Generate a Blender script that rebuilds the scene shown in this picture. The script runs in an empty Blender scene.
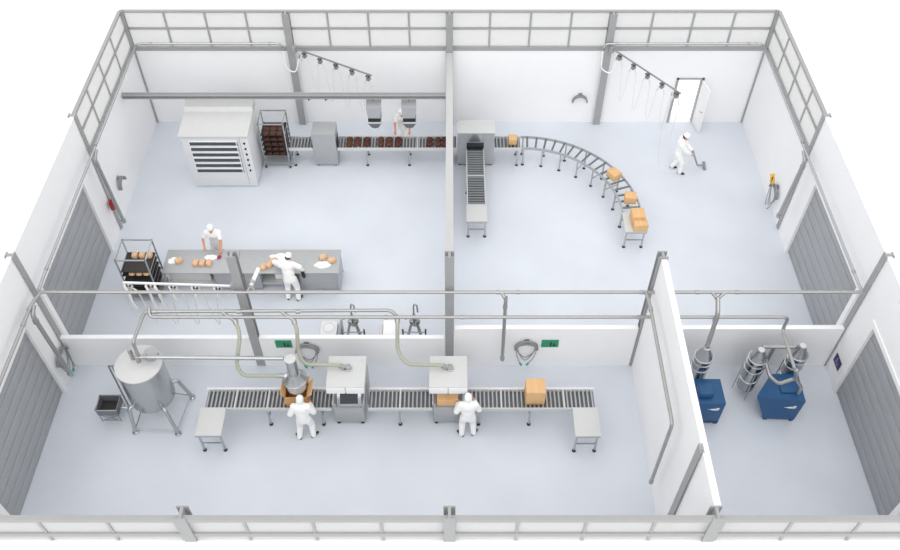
import bpy, bmesh, math, random
from mathutils import Vector, Matrix, noise
PI = math.pi
random.seed(7)
SC = bpy.context.scene
C = SC.collection
SCALE = 1.15                     # the plan below is drawn so that a standing person is 1.55; the last lines bring it to metres
V = Vector

# ------------------------------------------------------------------ materials
def lin(c):
    return tuple(((x/255)/12.92 if x/255 <= .04045 else ((x/255+.055)/1.055)**2.4) for x in c)
def mat(name, rgb, rough=.5, metal=0., noise_scale=0., noise_amt=.0, bump=0., stretch=None, coat=0., spec=.5):
    m = bpy.data.materials.new(name); m.use_nodes = True
    nt = m.node_tree; b = nt.nodes['Principled BSDF']
    col = lin(rgb)
    b.inputs['Base Color'].default_value = (*col, 1)
    b.inputs['Roughness'].default_value = rough
    b.inputs['Metallic'].default_value = metal
    b.inputs['Coat Weight'].default_value = coat
    b.inputs['Specular IOR Level'].default_value = spec
    if noise_scale:
        tc = nt.nodes.new('ShaderNodeTexCoord'); mp = nt.nodes.new('ShaderNodeMapping')
        if stretch: mp.inputs['Scale'].default_value = stretch
        n = nt.nodes.new('ShaderNodeTexNoise'); n.inputs['Scale'].default_value = noise_scale; n.inputs['Detail'].default_value = 5
        r = nt.nodes.new('ShaderNodeMapRange')
        r.inputs['From Min'].default_value = .25; r.inputs['From Max'].default_value = .75
        r.inputs['To Min'].default_value = 1-noise_amt; r.inputs['To Max'].default_value = 1+noise_amt
        mx = nt.nodes.new('ShaderNodeVectorMath'); mx.operation = 'SCALE'
        mx.inputs[0].default_value = col
        nt.links.new(tc.outputs['Object'], mp.inputs['Vector']); nt.links.new(mp.outputs[0], n.inputs['Vector'])
        nt.links.new(n.outputs['Fac'], r.inputs['Value']); nt.links.new(r.outputs[0], mx.inputs['Scale'])
        nt.links.new(mx.outputs[0], b.inputs['Base Color'])
        if bump:
            bp = nt.nodes.new('ShaderNodeBump'); bp.inputs['Strength'].default_value = bump; bp.inputs['Distance'].default_value = .01
            nt.links.new(n.outputs['Fac'], bp.inputs['Height']); nt.links.new(bp.outputs[0], b.inputs['Normal'])
    return m
M = {}
M['floor'] = mat('epoxy floor', (216, 221, 229), .42, 0, .45, .05, 0)
M['wall'] = mat('white wall panel', (245, 245, 246), .6, 0, 1.2, .012)
M['white'] = mat('white enamel', (244, 244, 244), .4, 0, 6, .01)
M['capgrey'] = mat('pale grey capping', (190, 190, 190), .6, 0, 4, .02)
M['frame'] = mat('grey painted steel', (162, 162, 162), .5, .0, 5, .03)
M['column'] = mat('grey steel column', (160, 161, 162), .5, .0, 4, .04)
M['door'] = mat('grey sectional door steel', (162, 164, 168), .5, .0, 2, .03)
M['steel'] = mat('brushed stainless steel', (186, 188, 190), .27, .88, 8, .03, 0, (1, 1, 12))
M['satin'] = mat('satin stainless sheet', (182, 184, 186), .48, .5, 6, .03)
M['panel'] = mat('pale grey machine sheet', (206, 207, 206), .5, .1, 5, .02)
M['pipe'] = mat('galvanised pipe', (174, 174, 172), .3, .75, 10, .04)
M['roller'] = mat('zinc roller', (180, 182, 185), .35, .6, 12, .04)
M['darkroller'] = mat('dark zinc roller', (122, 126, 128), .4, .5, 12, .04)
M['oven'] = mat('white oven enamel', (224, 225, 226), .4, .0, 6, .01)
M['pan'] = mat('grey gap shade and bin sheet', (128, 131, 136), .6, .2, 6, .03)  # shade tone between conveyor rollers; also the plain colour of the bin tub
M['black'] = mat('black rubber', (28, 28, 30), .6, 0, 20, .1)
M['dark'] = mat('dark tinted glass', (70, 74, 84), .2, 0, 5, .04)
M['screen'] = mat('dark screen', (62, 66, 72), .2, 0, 5, .04)
M['tray'] = mat('black baking tray', (58, 54, 52), .55, .2, 8, .1)
M['loaf'] = mat('golden bread crust', (222, 184, 148), .65, 0, 14, .16, .3)
M['brownloaf'] = mat('dark bread crust', (84, 50, 37), .6, 0, 16, .2, .3)
M['cakered'] = mat('reddish brown cake', (84, 36, 34), .6, 0, 40, .3, .5)
M['cakebrown'] = mat('brown cake', (90, 52, 32), .6, 0, 40, .3, .5)
M['flour'] = mat('white flour', (250, 250, 250), .9, 0, 20, .02, .3)
M['card'] = mat('corrugated cardboard', (222, 180, 130), .75, 0, 6, .05)
M['carddark'] = mat('brown cardboard', (196, 148, 98), .75, 0, 6, .05)
M['tape'] = mat('packing tape', (226, 184, 132), .35, 0, 6, .03)
M['cloth'] = mat('white work cloth', (246, 246, 245), .8, 0, 9, .02, .15)
M['apron'] = mat('pale grey apron', (234, 234, 232), .8, 0, 9, .03, .15)
M['skin'] = mat('skin', (214, 146, 112), .55, 0, 12, .04)
M['eye'] = mat('eye', (40, 30, 28), .3, 0, 5, .02)
M['lip'] = mat('lips', (176, 92, 82), .5, 0, 8, .04)
M['hair'] = mat('brown hair', (78, 56, 44), .7, 0, 40, .2)
M['shoe'] = mat('black shoe', (34, 34, 36), .5, 0, 9, .1)
M['hose'] = mat('pale green grey hose', (170, 173, 156), .5, 0, 30, .03)
M['thinhose'] = mat('pale grey hose', (222, 222, 222), .5, 0, 30, .03)
M['greyhose'] = mat('grey hose', (158, 160, 162), .5, .2, 20, .05)
M['holder'] = mat('grey hose bracket', (146, 148, 150), .45, .4, 9, .05)
M['green'] = mat('green sign', (40, 142, 104), .5, 0, 9, .04)
M['teal'] = mat('green hose tip', (60, 170, 150), .5, 0, 9, .04)
M['yellow'] = mat('yellow sign', (246, 190, 30), .5, 0, 9, .04)
M['purple'] = mat('purple sign', (52, 36, 92), .5, 0, 9, .06)
M['palepurple'] = mat('pale symbol', (128, 112, 170), .5, 0, 9, .06)
M['red'] = mat('red enamel', (150, 24, 44), .4, 0, 9, .06)
M['blue'] = mat('blue enamel', (26, 82, 130), .4, 0, 5, .05)
M['darkblue'] = mat('dark blue plinth', (22, 52, 92), .5, 0, 5, .05)
M['signdark'] = mat('dark symbol', (10, 52, 40), .5, 0, 5, .05)
M['magenta'] = mat('red cloth', (176, 40, 84), .7, 0, 15, .08)
M['chrome'] = mat('polished steel', (168, 170, 172), .16, 1., 6, .02)
g = bpy.data.materials.new('frosted window pane'); g.use_nodes = True          # milky glazing: mostly scatters, a little passes straight through
nt = g.node_tree
for n in list(nt.nodes): nt.nodes.remove(n)
NN = nt.nodes.new
o_ = NN('ShaderNodeOutputMaterial'); m1 = NN('ShaderNodeMixShader'); m2 = NN('ShaderNodeMixShader'); tr = NN('ShaderNodeBsdfTransparent'); tl = NN('ShaderNodeBsdfTranslucent'); df = NN('ShaderNodeBsdfDiffuse')
tr.inputs['Color'].default_value = (.95, .95, .95, 1); tl.inputs['Color'].default_value = (.8, .8, .8, 1); df.inputs['Color'].default_value = (.8, .8, .8, 1)
m1.inputs[0].default_value = .55; m2.inputs[0].default_value = .62
nt.links.new(tl.outputs[0], m1.inputs[1]); nt.links.new(df.outputs[0], m1.inputs[2]); nt.links.new(tr.outputs[0], m2.inputs[1]); nt.links.new(m1.outputs[0], m2.inputs[2]); nt.links.new(m2.outputs[0], o_.inputs[0])
M['glass'] = g

# ------------------------------------------------------------------ mesh builder
def frame_of(d):
    d = d.normalized()
    a = V((0, 0, 1)) if abs(d.z) < .95 else V((1, 0, 0))
    s = d.cross(a).normalized()
    return s, s.cross(d).normalized()
class B:
    def __init__(s): s.v = []; s.f = []; s.m = []; s.cur = 0
    def add(s, vs, fs):
        o = len(s.v); s.v += [V(p) for p in vs]
        for f in fs: s.f.append([i+o for i in f]); s.m.append(s.cur)
        return s
    def box(s, x0, x1, y0, y1, z0, z1, bev=0., mt=None):
        x0, x1 = min(x0, x1), max(x0, x1); y0, y1 = min(y0, y1), max(y0, y1); z0, z1 = min(z0, z1), max(z0, z1)
        bm = bmesh.new(); bmesh.ops.create_cube(bm, size=1)
        for v in bm.verts: v.co = V(((x0+x1)/2+v.co.x*(x1-x0), (y0+y1)/2+v.co.y*(y1-y0), (z0+z1)/2+v.co.z*(z1-z0)))
        if bev: bmesh.ops.bevel(bm, geom=bm.edges[:], offset=min(bev, (x1-x0)*.45, (y1-y0)*.45, (z1-z0)*.45), segments=2, affect='EDGES', profile=.5)
        return s.bm(bm, mt)
    def bm(s, bm, mt=None):
        if mt is not None:
            for v in bm.verts: v.co = mt @ v.co
        bm.verts.index_update()
        s.add([v.co.copy() for v in bm.verts], [[v.index for v in f.verts] for f in bm.faces]); bm.free(); return s
    def obox(s, c, ax, ay, az, sx, sy, sz, bev=0.):     # oriented box: centre, three axes, three sizes
        m = Matrix((ax, ay, az)).transposed().to_4x4(); m.translation = V(c)
        return s.box(-sx/2, sx/2, -sy/2, sy/2, -sz/2, sz/2, bev, m)
    def bar(s, p0, p1, w, h, bev=0.):
        p0, p1 = V(p0), V(p1); d = p1-p0; a, u = frame_of(d)
        return s.obox((p0+p1)/2, a, d.normalized(), u, w, d.length, h, bev)
    def cone(s, p0, p1, r0, r1=None, n=16, caps=True):
        r1 = r0 if r1 is None else r1
        p0, p1 = V(p0), V(p1); a, u = frame_of(p1-p0); vs = []; fs = []
        for p, r in ((p0, r0), (p1, r1)):
            for i in range(n):
                t = 2*PI*i/n; vs.append(p+(a*math.cos(t)+u*math.sin(t))*r)
        for i in range(n):
            j = (i+1) % n; fs.append([i, j, n+j, n+i])
        if caps: fs += [list(range(n))[::-1], list(range(n, 2*n))]
        return s.add(vs, fs)
    def lathe(s, c, prof, n=28, axis=None):            # prof: (radius, height along axis)
        axis = V(axis or (0, 0, 1)).normalized(); a, u = frame_of(axis); c = V(c); vs = []; fs = []
        for r, h in prof:
            for i in range(n):
                t = 2*PI*i/n; vs.append(c+axis*h+(a*math.cos(t)+u*math.sin(t))*max(r, 1e-4))
        for k in range(len(prof)-1):
            for i in range(n):
                j = (i+1) % n; fs.append([k*n+i, k*n+j, (k+1)*n+j, (k+1)*n+i])
        fs += [list(range(n))[::-1], [(len(prof)-1)*n+i for i in range(n)]]
        return s.add(vs, fs)
    def tube(s, pts, r, n=10, bend=0., closed=False, seg=6):
        pts = [V(p) for p in pts]
        if bend:
            q = [pts[0]]
            for i in range(1, len(pts)-1):
                a, b, c = pts[i-1], pts[i], pts[i+1]
                d0 = (a-b); d1 = (c-b); L = min(bend, d0.length*.48, d1.length*.48)
                s0 = b+d0.normalized()*L; s1 = b+d1.normalized()*L
                for k in range(seg+1):
                    t = k/seg; q.append(s0*(1-t)**2+b*2*t*(1-t)+s1*t*t)
            q.append(pts[-1]); pts = q
        N = len(pts); vs = []; fs = []
        pa = None
        for i, p in enumerate(pts):
            if closed: d = pts[(i+1) % N]-pts[i-1]
            else: d = pts[min(i+1, N-1)]-pts[max(i-1, 0)]
            d = d.normalized()
            if pa is None: pa, _ = frame_of(d)
            pa = (pa-d*pa.dot(d)).normalized(); u = pa.cross(d).normalized()
            for k in range(n):
                t = 2*PI*k/n; vs.append(p+(pa*math.cos(t)+u*math.sin(t))*r)
        for i in range(N if closed else N-1):
            for k in range(n):
                j = (k+1) % n; i2 = (i+1) % N
                fs.append([i*n+k, i*n+j, i2*n+j, i2*n+k])
        if not closed: fs += [list(range(n))[::-1], [(N-1)*n+k for k in range(n)]]
        return s.add(vs, fs)
    def ball(s, c, rx, ry=None, rz=None, n=14, rot=None, lump=0., cut=None):
        ry = rx if ry is None else ry; rz = rx if rz is None else rz
        bm = bmesh.new(); bmesh.ops.create_uvsphere(bm, u_segments=n, v_segments=max(6, n*2//3), radius=1)
        for v in bm.verts:
            p = v.co.copy()
            if lump: p *= 1+lump*noise.noise(p*2.1+V(c)*3.7)
            if cut is not None and p.z < cut: p.z = cut
            p = V((p.x*rx, p.y*ry, p.z*rz))
            if rot is not None: p = rot @ p
            v.co = p+V(c)
        return s.bm(bm)
    def prism(s, poly, off):                           # closed polygon swept by a vector
        n = len(poly); off = V(off); vs = [V(p) for p in poly]+[V(p)+off for p in poly]
        return s.add(vs, [list(range(n))[::-1], list(range(n, 2*n))]+[[i, (i+1) % n, n+(i+1) % n, n+i] for i in range(n)])
    def hull8(s, bot, top):
        return s.add(list(bot)+list(top), [[3, 2, 1, 0], [4, 5, 6, 7]]+[[i, (i+1) % 4, 4+(i+1) % 4, 4+i] for i in range(4)])
    def mesh(s, name, mats, org=(0, 0, 0), angle=35):
        me = bpy.data.meshes.new(name); org = V(org)
        me.from_pydata([p-org for p in s.v], [], s.f)
        bm = bmesh.new(); bm.from_mesh(me); bmesh.ops.recalc_face_normals(bm, faces=bm.faces[:]); bm.to_mesh(me); bm.free()
        for k in (mats if isinstance(mats, (list, tuple)) else [mats]): me.materials.append(M[k])
        for p, mi in zip(me.polygons, s.m): p.material_index = mi; p.use_smooth = True
        me.set_sharp_from_angle(angle=math.radians(angle))
        return me
ORG = {}
def tag(o, label, cat=None, group=None, kind=None):
    o['label'] = label
    if cat: o['category'] = cat
    if group: o['group'] = group
    if kind: o['kind'] = kind
    return o
def thing(name, label, cat, loc=(0, 0, 0), group=None):
    o = bpy.data.objects.new(name, None); o.empty_display_size = .1
    C.objects.link(o); o.location = loc; ORG[o.name] = V(loc)
    return tag(o, label, cat, group)
def part(b, name, mats, parent, label=None, angle=35):
    o = bpy.data.objects.new(name, b.mesh(name, mats, ORG[parent.name], angle))
    C.objects.link(o); o.parent = parent; ORG[o.name] = ORG[parent.name]
    if label: o['label'] = label
    return o
def solo(b, name, mats, label, cat, group=None, kind=None, angle=35):
    xs = [p.x for p in b.v]; ys = [p.y for p in b.v]; zs = [p.z for p in b.v]
    org = V(((min(xs)+max(xs))/2, (min(ys)+max(ys))/2, min(zs)))
    o = bpy.data.objects.new(name, b.mesh(name, mats, org, angle)); C.objects.link(o); o.location = org; ORG[o.name] = org
    return tag(o, label, cat, group, kind)
def struct(b, name, mats, label, cat='structure'):
    return solo(b, name, mats, label, cat, kind='structure')
def dup(root, loc, rz, label, group=None):
    r = root.copy(); C.objects.link(r); r.location = loc; r.rotation_euler = (0, 0, rz); r['label'] = label
    if group: r['group'] = group
    for ch in list(root.children):
        c = ch.copy(); C.objects.link(c); c.parent = r
        for gch in list(ch.children):
            d = gch.copy(); C.objects.link(d); d.parent = c
    return r

# ------------------------------------------------------------------ the building
Y1 = -16.35
struct(B().box(-10.1, 10.1, -16.34, .12, -.15, 0), 'floor', 'floor', 'pale blue grey epoxy factory floor', 'floor')
DX0, DX1, DZ = 7.47, 8.27, 1.78
struct(B().box(-10.12, DX0, 0, .12, 0, 2.9).box(DX1, 10.12, 0, .12, 0, 2.9).box(DX0, DX1, 0, .12, DZ, 2.9), 'wall_back', 'wall', 'white rear wall below the long glazed band', 'wall')
RD = ((-9.68, -5.98), (-14.6, -10.9))                  # the two roller door openings of each side wall
RZ = 2.76
def side_wall(sg, name, label):
    a, b_ = sg*10.0, sg*10.13
    b = B()
    b.box(a, b_, -5, 0, 0, 2.9).box(a, b_, RD[0][1], -5, 0, 4.3).box(a, b_, RD[1][1], RD[0][0], 0, 4.3).box(a, b_, Y1, RD[1][0], 0, 4.3)
    for y0, y1 in RD: b.box(a, b_, y0, y1, RZ, 4.3)
    struct(b, name, 'wall', label, 'wall')
side_wall(-1, 'wall_left', 'white left side wall with two roller door openings')
side_wall(1, 'wall_right', 'white right side wall with two roller door openings')
struct(B().box(-10.1, 10.1, -16.41, -16.345, 0, 3.365), 'wall_front', 'white', 'white front wall below the nearest glazed band', 'wall')
struct(B().box(-.095, .095, -9.84, -2.4, 0, 2.9).box(-.095, .095, -1.5, -.12, 0, 2.9).box(-.095, .095, -2.4, -1.5, 0, .45).box(-.095, .095, -2.4, -1.5, 1.0, 2.9),
       'wall_centre', 'wall', 'white dividing wall between the two rear halls, seen edge on', 'wall')
struct(B().box(-9.98, -5.115, -10.07, -9.95, 0, 1.2).box(-4.885, -.13, -10.07, -9.95, 0, 1.2), 'wall_middle_left', 'wall', 'low white wall between the rear left hall and the front hall', 'wall')
struct(B().box(.13, 4.77, -10.07, -9.94, 0, 1.6).box(5.01, 9.98, -10.07, -9.94, 0, 1.6), 'wall_middle_right', 'wall', 'low white wall in front of the rear right hall', 'wall')
struct(B().box(4.84, 4.97, -16.14, -10.1, 0, 4.28), 'wall_partition', 'wall', 'tall white partition beside the blue vacuum units', 'wall')

struct(B().box(-.1, .1, -9.84, -.18, 2.9, 2.925), 'trim_30', 'capgrey', 'pale grey capping along the top of the central dividing wall', 'trim')

# glazed bands: frame and one pane per light
def band(name, label, axis, a0, a1, step, face, zs, rails):
    b = thing(name, label, 'window', (0, 0, 0)); b['kind'] = 'structure'
    def bx(bb, u0, u1, w0, w1, z0, z1):
        return bb.box(u0, u1, w0, w1, z0, z1) if axis == 'x' else bb.box(w0, w1, u0, u1, z0, z1)
    z0, zm, z1 = zs
    fr = B()
    for (za, zb, w) in rails: bx(fr, a0, a1, face-w, face+w, za, zb)
    n = round((a1-a0)/step)
    for i in range(n+1):
        u = a0+(a1-a0)*i/n
        bx(fr, u-.028, u+.028, face-.027, face+.027, z0, z1)
    part(fr, 'window_frame', 'frame', b)
    for i in range(n):
        u0 = a0+(a1-a0)*i/n+.03; u1 = a0+(a1-a0)*(i+1)/n-.03
        for za, zb in ((z0, zm-.03), (zm+.03, z1)):
            p = B(); bx(p, u0, u1, face-.008, face+.008, za, zb); part(p, 'pane', 'glass', b)
    return b
band('window_1', 'glazed band along the top of the rear wall', 'x', -10, 10, 1.25, .05, (3.0, 3.66, 4.24), ((2.88, 3.0, .07), (3.63, 3.69, .035), (4.23, 4.29, .05)))
band('window_2', 'glazed band on top of the left wall by the rear corner', 'y', -5, 0, 1.25, -10.06, (3.0, 3.66, 4.24), ((2.92, 3.02, .035), (3.63, 3.69, .03), (4.23, 4.3, .05)))
band('window_3', 'glazed band on top of the right wall by the rear corner', 'y', -5, 0, 1.25, 10.06, (3.0, 3.66, 4.24), ((2.92, 3.02, .035), (3.63, 3.69, .03), (4.23, 4.3, .05)))
band('window_4', 'glazed band along the top of the nearest wall at the bottom of the picture', 'x', -10, 10, 1.25, -16.365, (3.37, 3.63, 4.24), ((3.56, 3.69, .04), (4.18, 4.3, .045)))

# I-section columns
def column(x, y, z0, z1, along, label, name='steel_column', w=.22, dpt=.2, kind=None, mtl='column', outer=None):
    b = B(); t = .025; zo = z0 if outer is None else outer
    if along == 'y':      # flanges face front and back
        b.box(x-w/2, x+w/2, y-dpt/2, y-dpt/2+t, zo, z1).box(x-w/2, x+w/2, y+dpt/2-t, y+dpt/2, z0, z1).box(x-.03, x+.03, y-dpt/2+t, y+dpt/2-t, z0, z1-.002)
    else:
        b.box(x-dpt/2, x-dpt/2+t, y-w/2, y+w/2, z0, z1).box(x+dpt/2-t, x+dpt/2, y-w/2, y+w/2, z0, z1).box(x-dpt/2+t, x+dpt/2-t, y-.03, y+.03, z0, z1-.002)
    return solo(b, name, mtl, label, 'column', kind=kind)
column(-5, -9.985, 0, 4.33, 'y', 'grey steel column at the low wall in front of the steel worktables')
column(0, -9.985, 0, 4.33, 'y', 'grey steel column at the front end of the central dividing wall')
column(4.89, -9.985, 0, 4.33, 'y', 'grey steel column at the rear end of the tall partition')
n = 0
def tcol(x, y, z0, z1, al, label, **k):
    global n; n += 1
    column(x, y, z0, z1, al, label, name='trim_%d' % n, kind='structure', **k)
tcol(-5, -.06, 0, 4.28, 'y', 'grey column on the rear wall near the brown bread trolley')
tcol(0, -.06, 0, 4.28, 'y', 'grey column on the rear wall behind the central dividing wall')
tcol(5, -.06, 0, 4.28, 'y', 'grey column on the rear wall left of the white door')
tcol(-10.0, .0, 0, 4.32, 'y', 'grey column in the rear left corner', w=.11, dpt=.09)
tcol(10.0, .0, 0, 4.32, 'y', 'grey column in the rear right corner', w=.11, dpt=.09)
for sg, nm in ((-1, 'left'), (1, 'right')):
    tcol(sg*10.06, -5, 0, 4.34, 'x', 'grey column on the %s wall behind the rear roller door' % nm, w=.15)
    tcol(sg*10.06, -10.0, 0, 4.34, 'x', 'grey column on the %s wall between the two roller doors' % nm, w=.17)
for x, nm in ((-4.87, 'left of the middle'), (0, 'in the middle'), (4.86, 'at the tall partition')):
    tcol(x, -16.29, 0, 4.34, 'y', 'grey column of the nearest wall %s' % nm, dpt=.27, outer=3.37)
tcol(4.83, -14.95, 0, 4.3, 'x', 'grey post on the left face of the tall partition', w=.2, dpt=.08)
n += 1
struct(B().box(-9.98, -.12, -1.98, -1.82, 2.5, 2.53).box(-9.98, -.12, -1.98, -1.82, 2.61, 2.64).box(-9.98, -.12, -1.91, -1.89, 2.5, 2.64), 'trim_%d' % n, 'column', 'grey steel beam spanning the rear left hall above the oven', 'beam')

# roller doors
dn = 0
for sg, side in ((-1, 'left'), (1, 'right')):
    for k, (y0, y1) in enumerate(RD):
        dn += 1
        d = thing('door_%d' % dn, 'grey sectional roller door in the %s %s wall' % ('rear' if k == 0 else 'front', side), 'door', (sg*10.07, (y0+y1)/2, 0)); d['kind'] = 'structure'
        p = B(); N = 8
        for i in range(N):
            z0 = RZ*i/N; z1 = RZ*(i+1)/N
            p.box(sg*10.05, sg*10.1, y0+.02, y1-.02, z0+.011, z1-.011, .004)
        part(p, 'door_panel', 'door', d)
        part(B().box(sg*10.075, sg*10.12, y0+.02, y1-.02, 0, RZ-.01), 'backing', 'white', d)
        part(B().box(sg*9.97, sg*10.12, y1-.02, y1+.14, 0, RZ+.12).box(sg*9.97, sg*10.12, y0-.14, y0+.02, 0, RZ+.12).box(sg*9.97, sg*10.12, y0+.02, y1-.02, RZ-.01, RZ+.12), 'door_frame', 'white', d)
d = thing('door_5', 'white door standing open in the rear wall behind the worker with the floor tool', 'door', (DX0, 0, 0)); d['kind'] = 'structure'
part(B().box(DX0-.05, DX0+.02, -.04, .14, 0, DZ+.05).box(DX1-.02, DX1+.05, -.04, .14, 0, DZ+.05).box(DX0-.05, DX1+.05, -.04, .14, DZ, DZ+.05), 'door_frame', 'frame', d)
lf = part(B().bar((8.28, -.05, .9), (8.4, -.62, .9), .04, 1.74, .006), 'door_leaf', 'white', d)
part(B().cone((8.36, -.56, .85), (8.29, -.575, .85), .012).cone((8.29, -.575, .85), (8.285, -.47, .85), .012), 'handle', 'steel', lf)
part(B().box(DX0, DX1, -.02, .5, -.14, .001), 'threshold', 'white', d)

exec_people = []
# ------------------------------------------------------------------ vacuum pipe network
R1 = .042
def pipe(label, runs, r=R1, mt='pipe', bend=.16, rings=(), name='vacuum_pipe', caps=()):
    t = thing(name, label, 'pipe', runs[0][0])
    for q in runs: part(B().tube(q, r, 12, bend), 'pipe_run', mt, t)
    for p, d in rings: part(B().cone(V(p)-V(d)*.05, V(p)+V(d)*.05, r*1.28, n=14), 'coupling', 'pipe', t)
    return t
X_, Y_, Z_ = V((1, 0, 0)), V((0, 1, 0)), V((0, 0, 1))
ZP, YP = 3.27, -10.24
pipe('long galvanised pipe crossing the whole hall from left wall to right wall', [[(-9.7, YP, ZP), (9.72, YP, ZP)], [(1.22, YP-.0, ZP), (1.33, YP-.12, ZP-.12)], [(6.2, YP, ZP), (6.33, YP-.12, ZP-.12)], [(6.5, YP, ZP), (6.33, YP-.12, ZP-.12)], [(-4.8, YP, ZP), (-4.72, YP+.18, ZP)], [(-4.6, YP, ZP), (-4.72, YP+.18, ZP)]],
     rings=[((x, YP, ZP), X_) for x in (-9.3, -4.95, -4.45, 1.15, 1.62, 4.55, 5.85, 6.8, 9.3)])
pipe('galvanised pipe along the left wall and the rear wall of the oven hall', [[(-9.72, -10.18, ZP), (-9.74, -9.8, ZP), (-9.74, -.26, 3.31), (-5.28, -.26, 3.31), (-5.2, -.26, 3.14)]], r=.036, mt='steel', rings=[((-9.74, -9.5, ZP), Y_), ((-9.74, -5.0, ZP+.04), Y_), ((-9.3, -.26, 3.31), X_), ((-5.6, -.26, 3.31), X_)])
pipe('galvanised pipe along the right wall and the rear wall by the white door', [[(9.74, -10.2, ZP), (9.74, -.26, 3.31), (4.88, -.26, 3.31), (4.8, -.26, 3.14)]], r=.036, mt='steel', rings=[((9.74, -9.6, ZP), Y_), ((9.74, -4.9, ZP+.04), Y_), ((9.3, -.26, 3.31), X_), ((5.2, -.26, 3.31), X_)])
pipe('galvanised pipe along the front left wall above the front roller door', [[(-9.66, -10.26, ZP), (-9.76, -10.6, ZP), (-9.76, -16.2, ZP)]], rings=[((-9.76, -10.75, ZP), Y_), ((-9.76, -11.2, ZP), Y_)])
def drop(label, top, bot, off, r=.055):
    t = thing('drop_pipe', label, 'pipe', bot)
    top, bot, off = V(top), V(bot), V(off)
    part(B().tube([top, top+off, V((bot.x, bot.y, bot.z))], r, 12, .14), 'pipe_run', 'pipe', t)
    part(B().cone(bot, bot+Z_*.1, r*1.35, n=14), 'inlet_valve', 'steel', t)
    part(B().cone(top+off-Z_*.28, top+off-Z_*.18, r*1.3, n=14), 'coupling', 'pipe', t)
    return t
drop('grey drop pipe on the left wall with the red box', (-9.72, -5.15, ZP-.03), (-9.62, -5.4, .66), (0, -.25, -.1))
t = thing('fire_call_box', 'dark red box beside the drop pipe on the rear left wall', 'call box', (-9.9, -5.14, 1.0))
part(B().box(-9.93, -9.82, -5.27, -5.07, 1.0, 1.3, .015), 'housing', 'red', t); part(B().cone((-9.83, -5.17, 1.15), (-9.79, -5.17, 1.15), .035), 'button', 'signdark', t)
drop('grey drop pipe on the left wall beside the front roller door', (-9.72, -10.6, ZP-.04), (-9.64, -10.82, .7), (0, -.22, -.1))
drop('grey drop pipe on the right wall behind the rear roller door', (9.72, -5.2, ZP-.03), (9.62, -5.47, .95), (0, -.27, -.1))
drop('grey drop pipe in front of the low wall between column and partition', (1.33, YP-.1, ZP-.06), (1.36, YP-.12, .68), (0, -.02, -.1), .045)
pipe('galvanised pipe running along the tall partition and bending down towards the floor', [[(4.62, YP-.06, ZP+.06), (4.62, -10.7, 3.45), (4.62, -13.9, 3.42), (4.62, -13.92, .86)]], rings=[((4.62, -10.9, 3.45), Y_), ((4.62, -13.92, .92), Z_)])
# twin pipes at the tank
pipe('upper pipe of the pair above the low wall, feeding the pale hoses', [[(-7.34, -11.4, 2.3), (-7.32, -11.39, 2.84), (-7.25, -10.5, 2.86), (-1.4, -10.46, 2.86), (-1.24, -10.56, 2.74)], [(-5.42, -10.5, 2.86), (-5.12, -10.68, 2.76)], [(-4.0, -10.5, 2.86), (-3.7, -10.68, 2.76)]], bend=.12, rings=[((-7.0, -10.5, 2.86), X_), ((-5.0, -10.5, 2.86), X_), ((-3.6, -10.5, 2.86), X_)])
pipe('lower pipe of the pair, running on through the partition to the large blue unit', [[(-7.12, -10.45, 2.98), (-7.12, -10.62, 2.8), (8.05, -10.62, 2.8), (8.05, -10.62, 2.3), (8.05, -11.75, 2.3)], ], bend=.14, rings=[((-5.2, -10.62, 2.8), X_), ((-1.5, -10.62, 2.8), X_), ((.3, -10.62, 2.8), X_), ((4.5, -10.62, 2.8), X_)])
def hose(label, pts, mt='hose', r=.048, bend=.3):
    t = thing('flexible_hose', label, 'hose', pts[-1])
    part(B().tube(pts, r, 12, bend, seg=10), 'tube', mt, t)
    a, b_ = V(pts[-2]), V(pts[-1]); d = (b_-a).normalized()
    part(B().cone(b_-d*.1, b_+d*.02, r*1.3, n=14), 'end_collar', 'pipe', t)
    a, b_ = V(pts[1]), V(pts[0]); d = (b_-a).normalized()
    part(B().cone(b_-d*.1, b_+d*.02, r*1.3, n=14), 'start_collar', 'pipe', t)
    return t
hose('pale hose from the twin pipes down to the box filler', [(-5.1, -10.66, 2.74), (-4.98, -10.9, 2.5), (-5.1, -11.4, 1.9), (-4.95, -11.56, 1.72), (-3.98, -11.56, 1.72)], bend=.2)
hose('pale hose from the twin pipes to the left white hooded machine', [(-3.7, -10.66, 2.74), (-3.62, -10.85, 2.6), (-3.66, -11.02, 1.98), (-3.52, -11.3, 1.82), (-2.68, -11.32, 1.82), (-2.56, -11.32, 1.74)], bend=.22)
hose('pale hose from the twin pipes to the right white hooded machine', [(-1.24, -10.6, 2.72), (-1.24, -10.78, 2.6), (-1.26, -11.0, 1.98), (-1.05, -11.3, 1.82), (-.2, -11.32, 1.82), (-.08, -11.32, 1.74)], bend=.22)
pipe('white steel pipe from the tank top to the box filler', [[(-7.38, -11.4, 2.27), (-3.92, -11.44, 2.27)]], r=.05, mt='steel', rings=[((-7.2, -11.4, 2.27), X_), ((-7.36, -11.4, 2.27), X_)])

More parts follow.
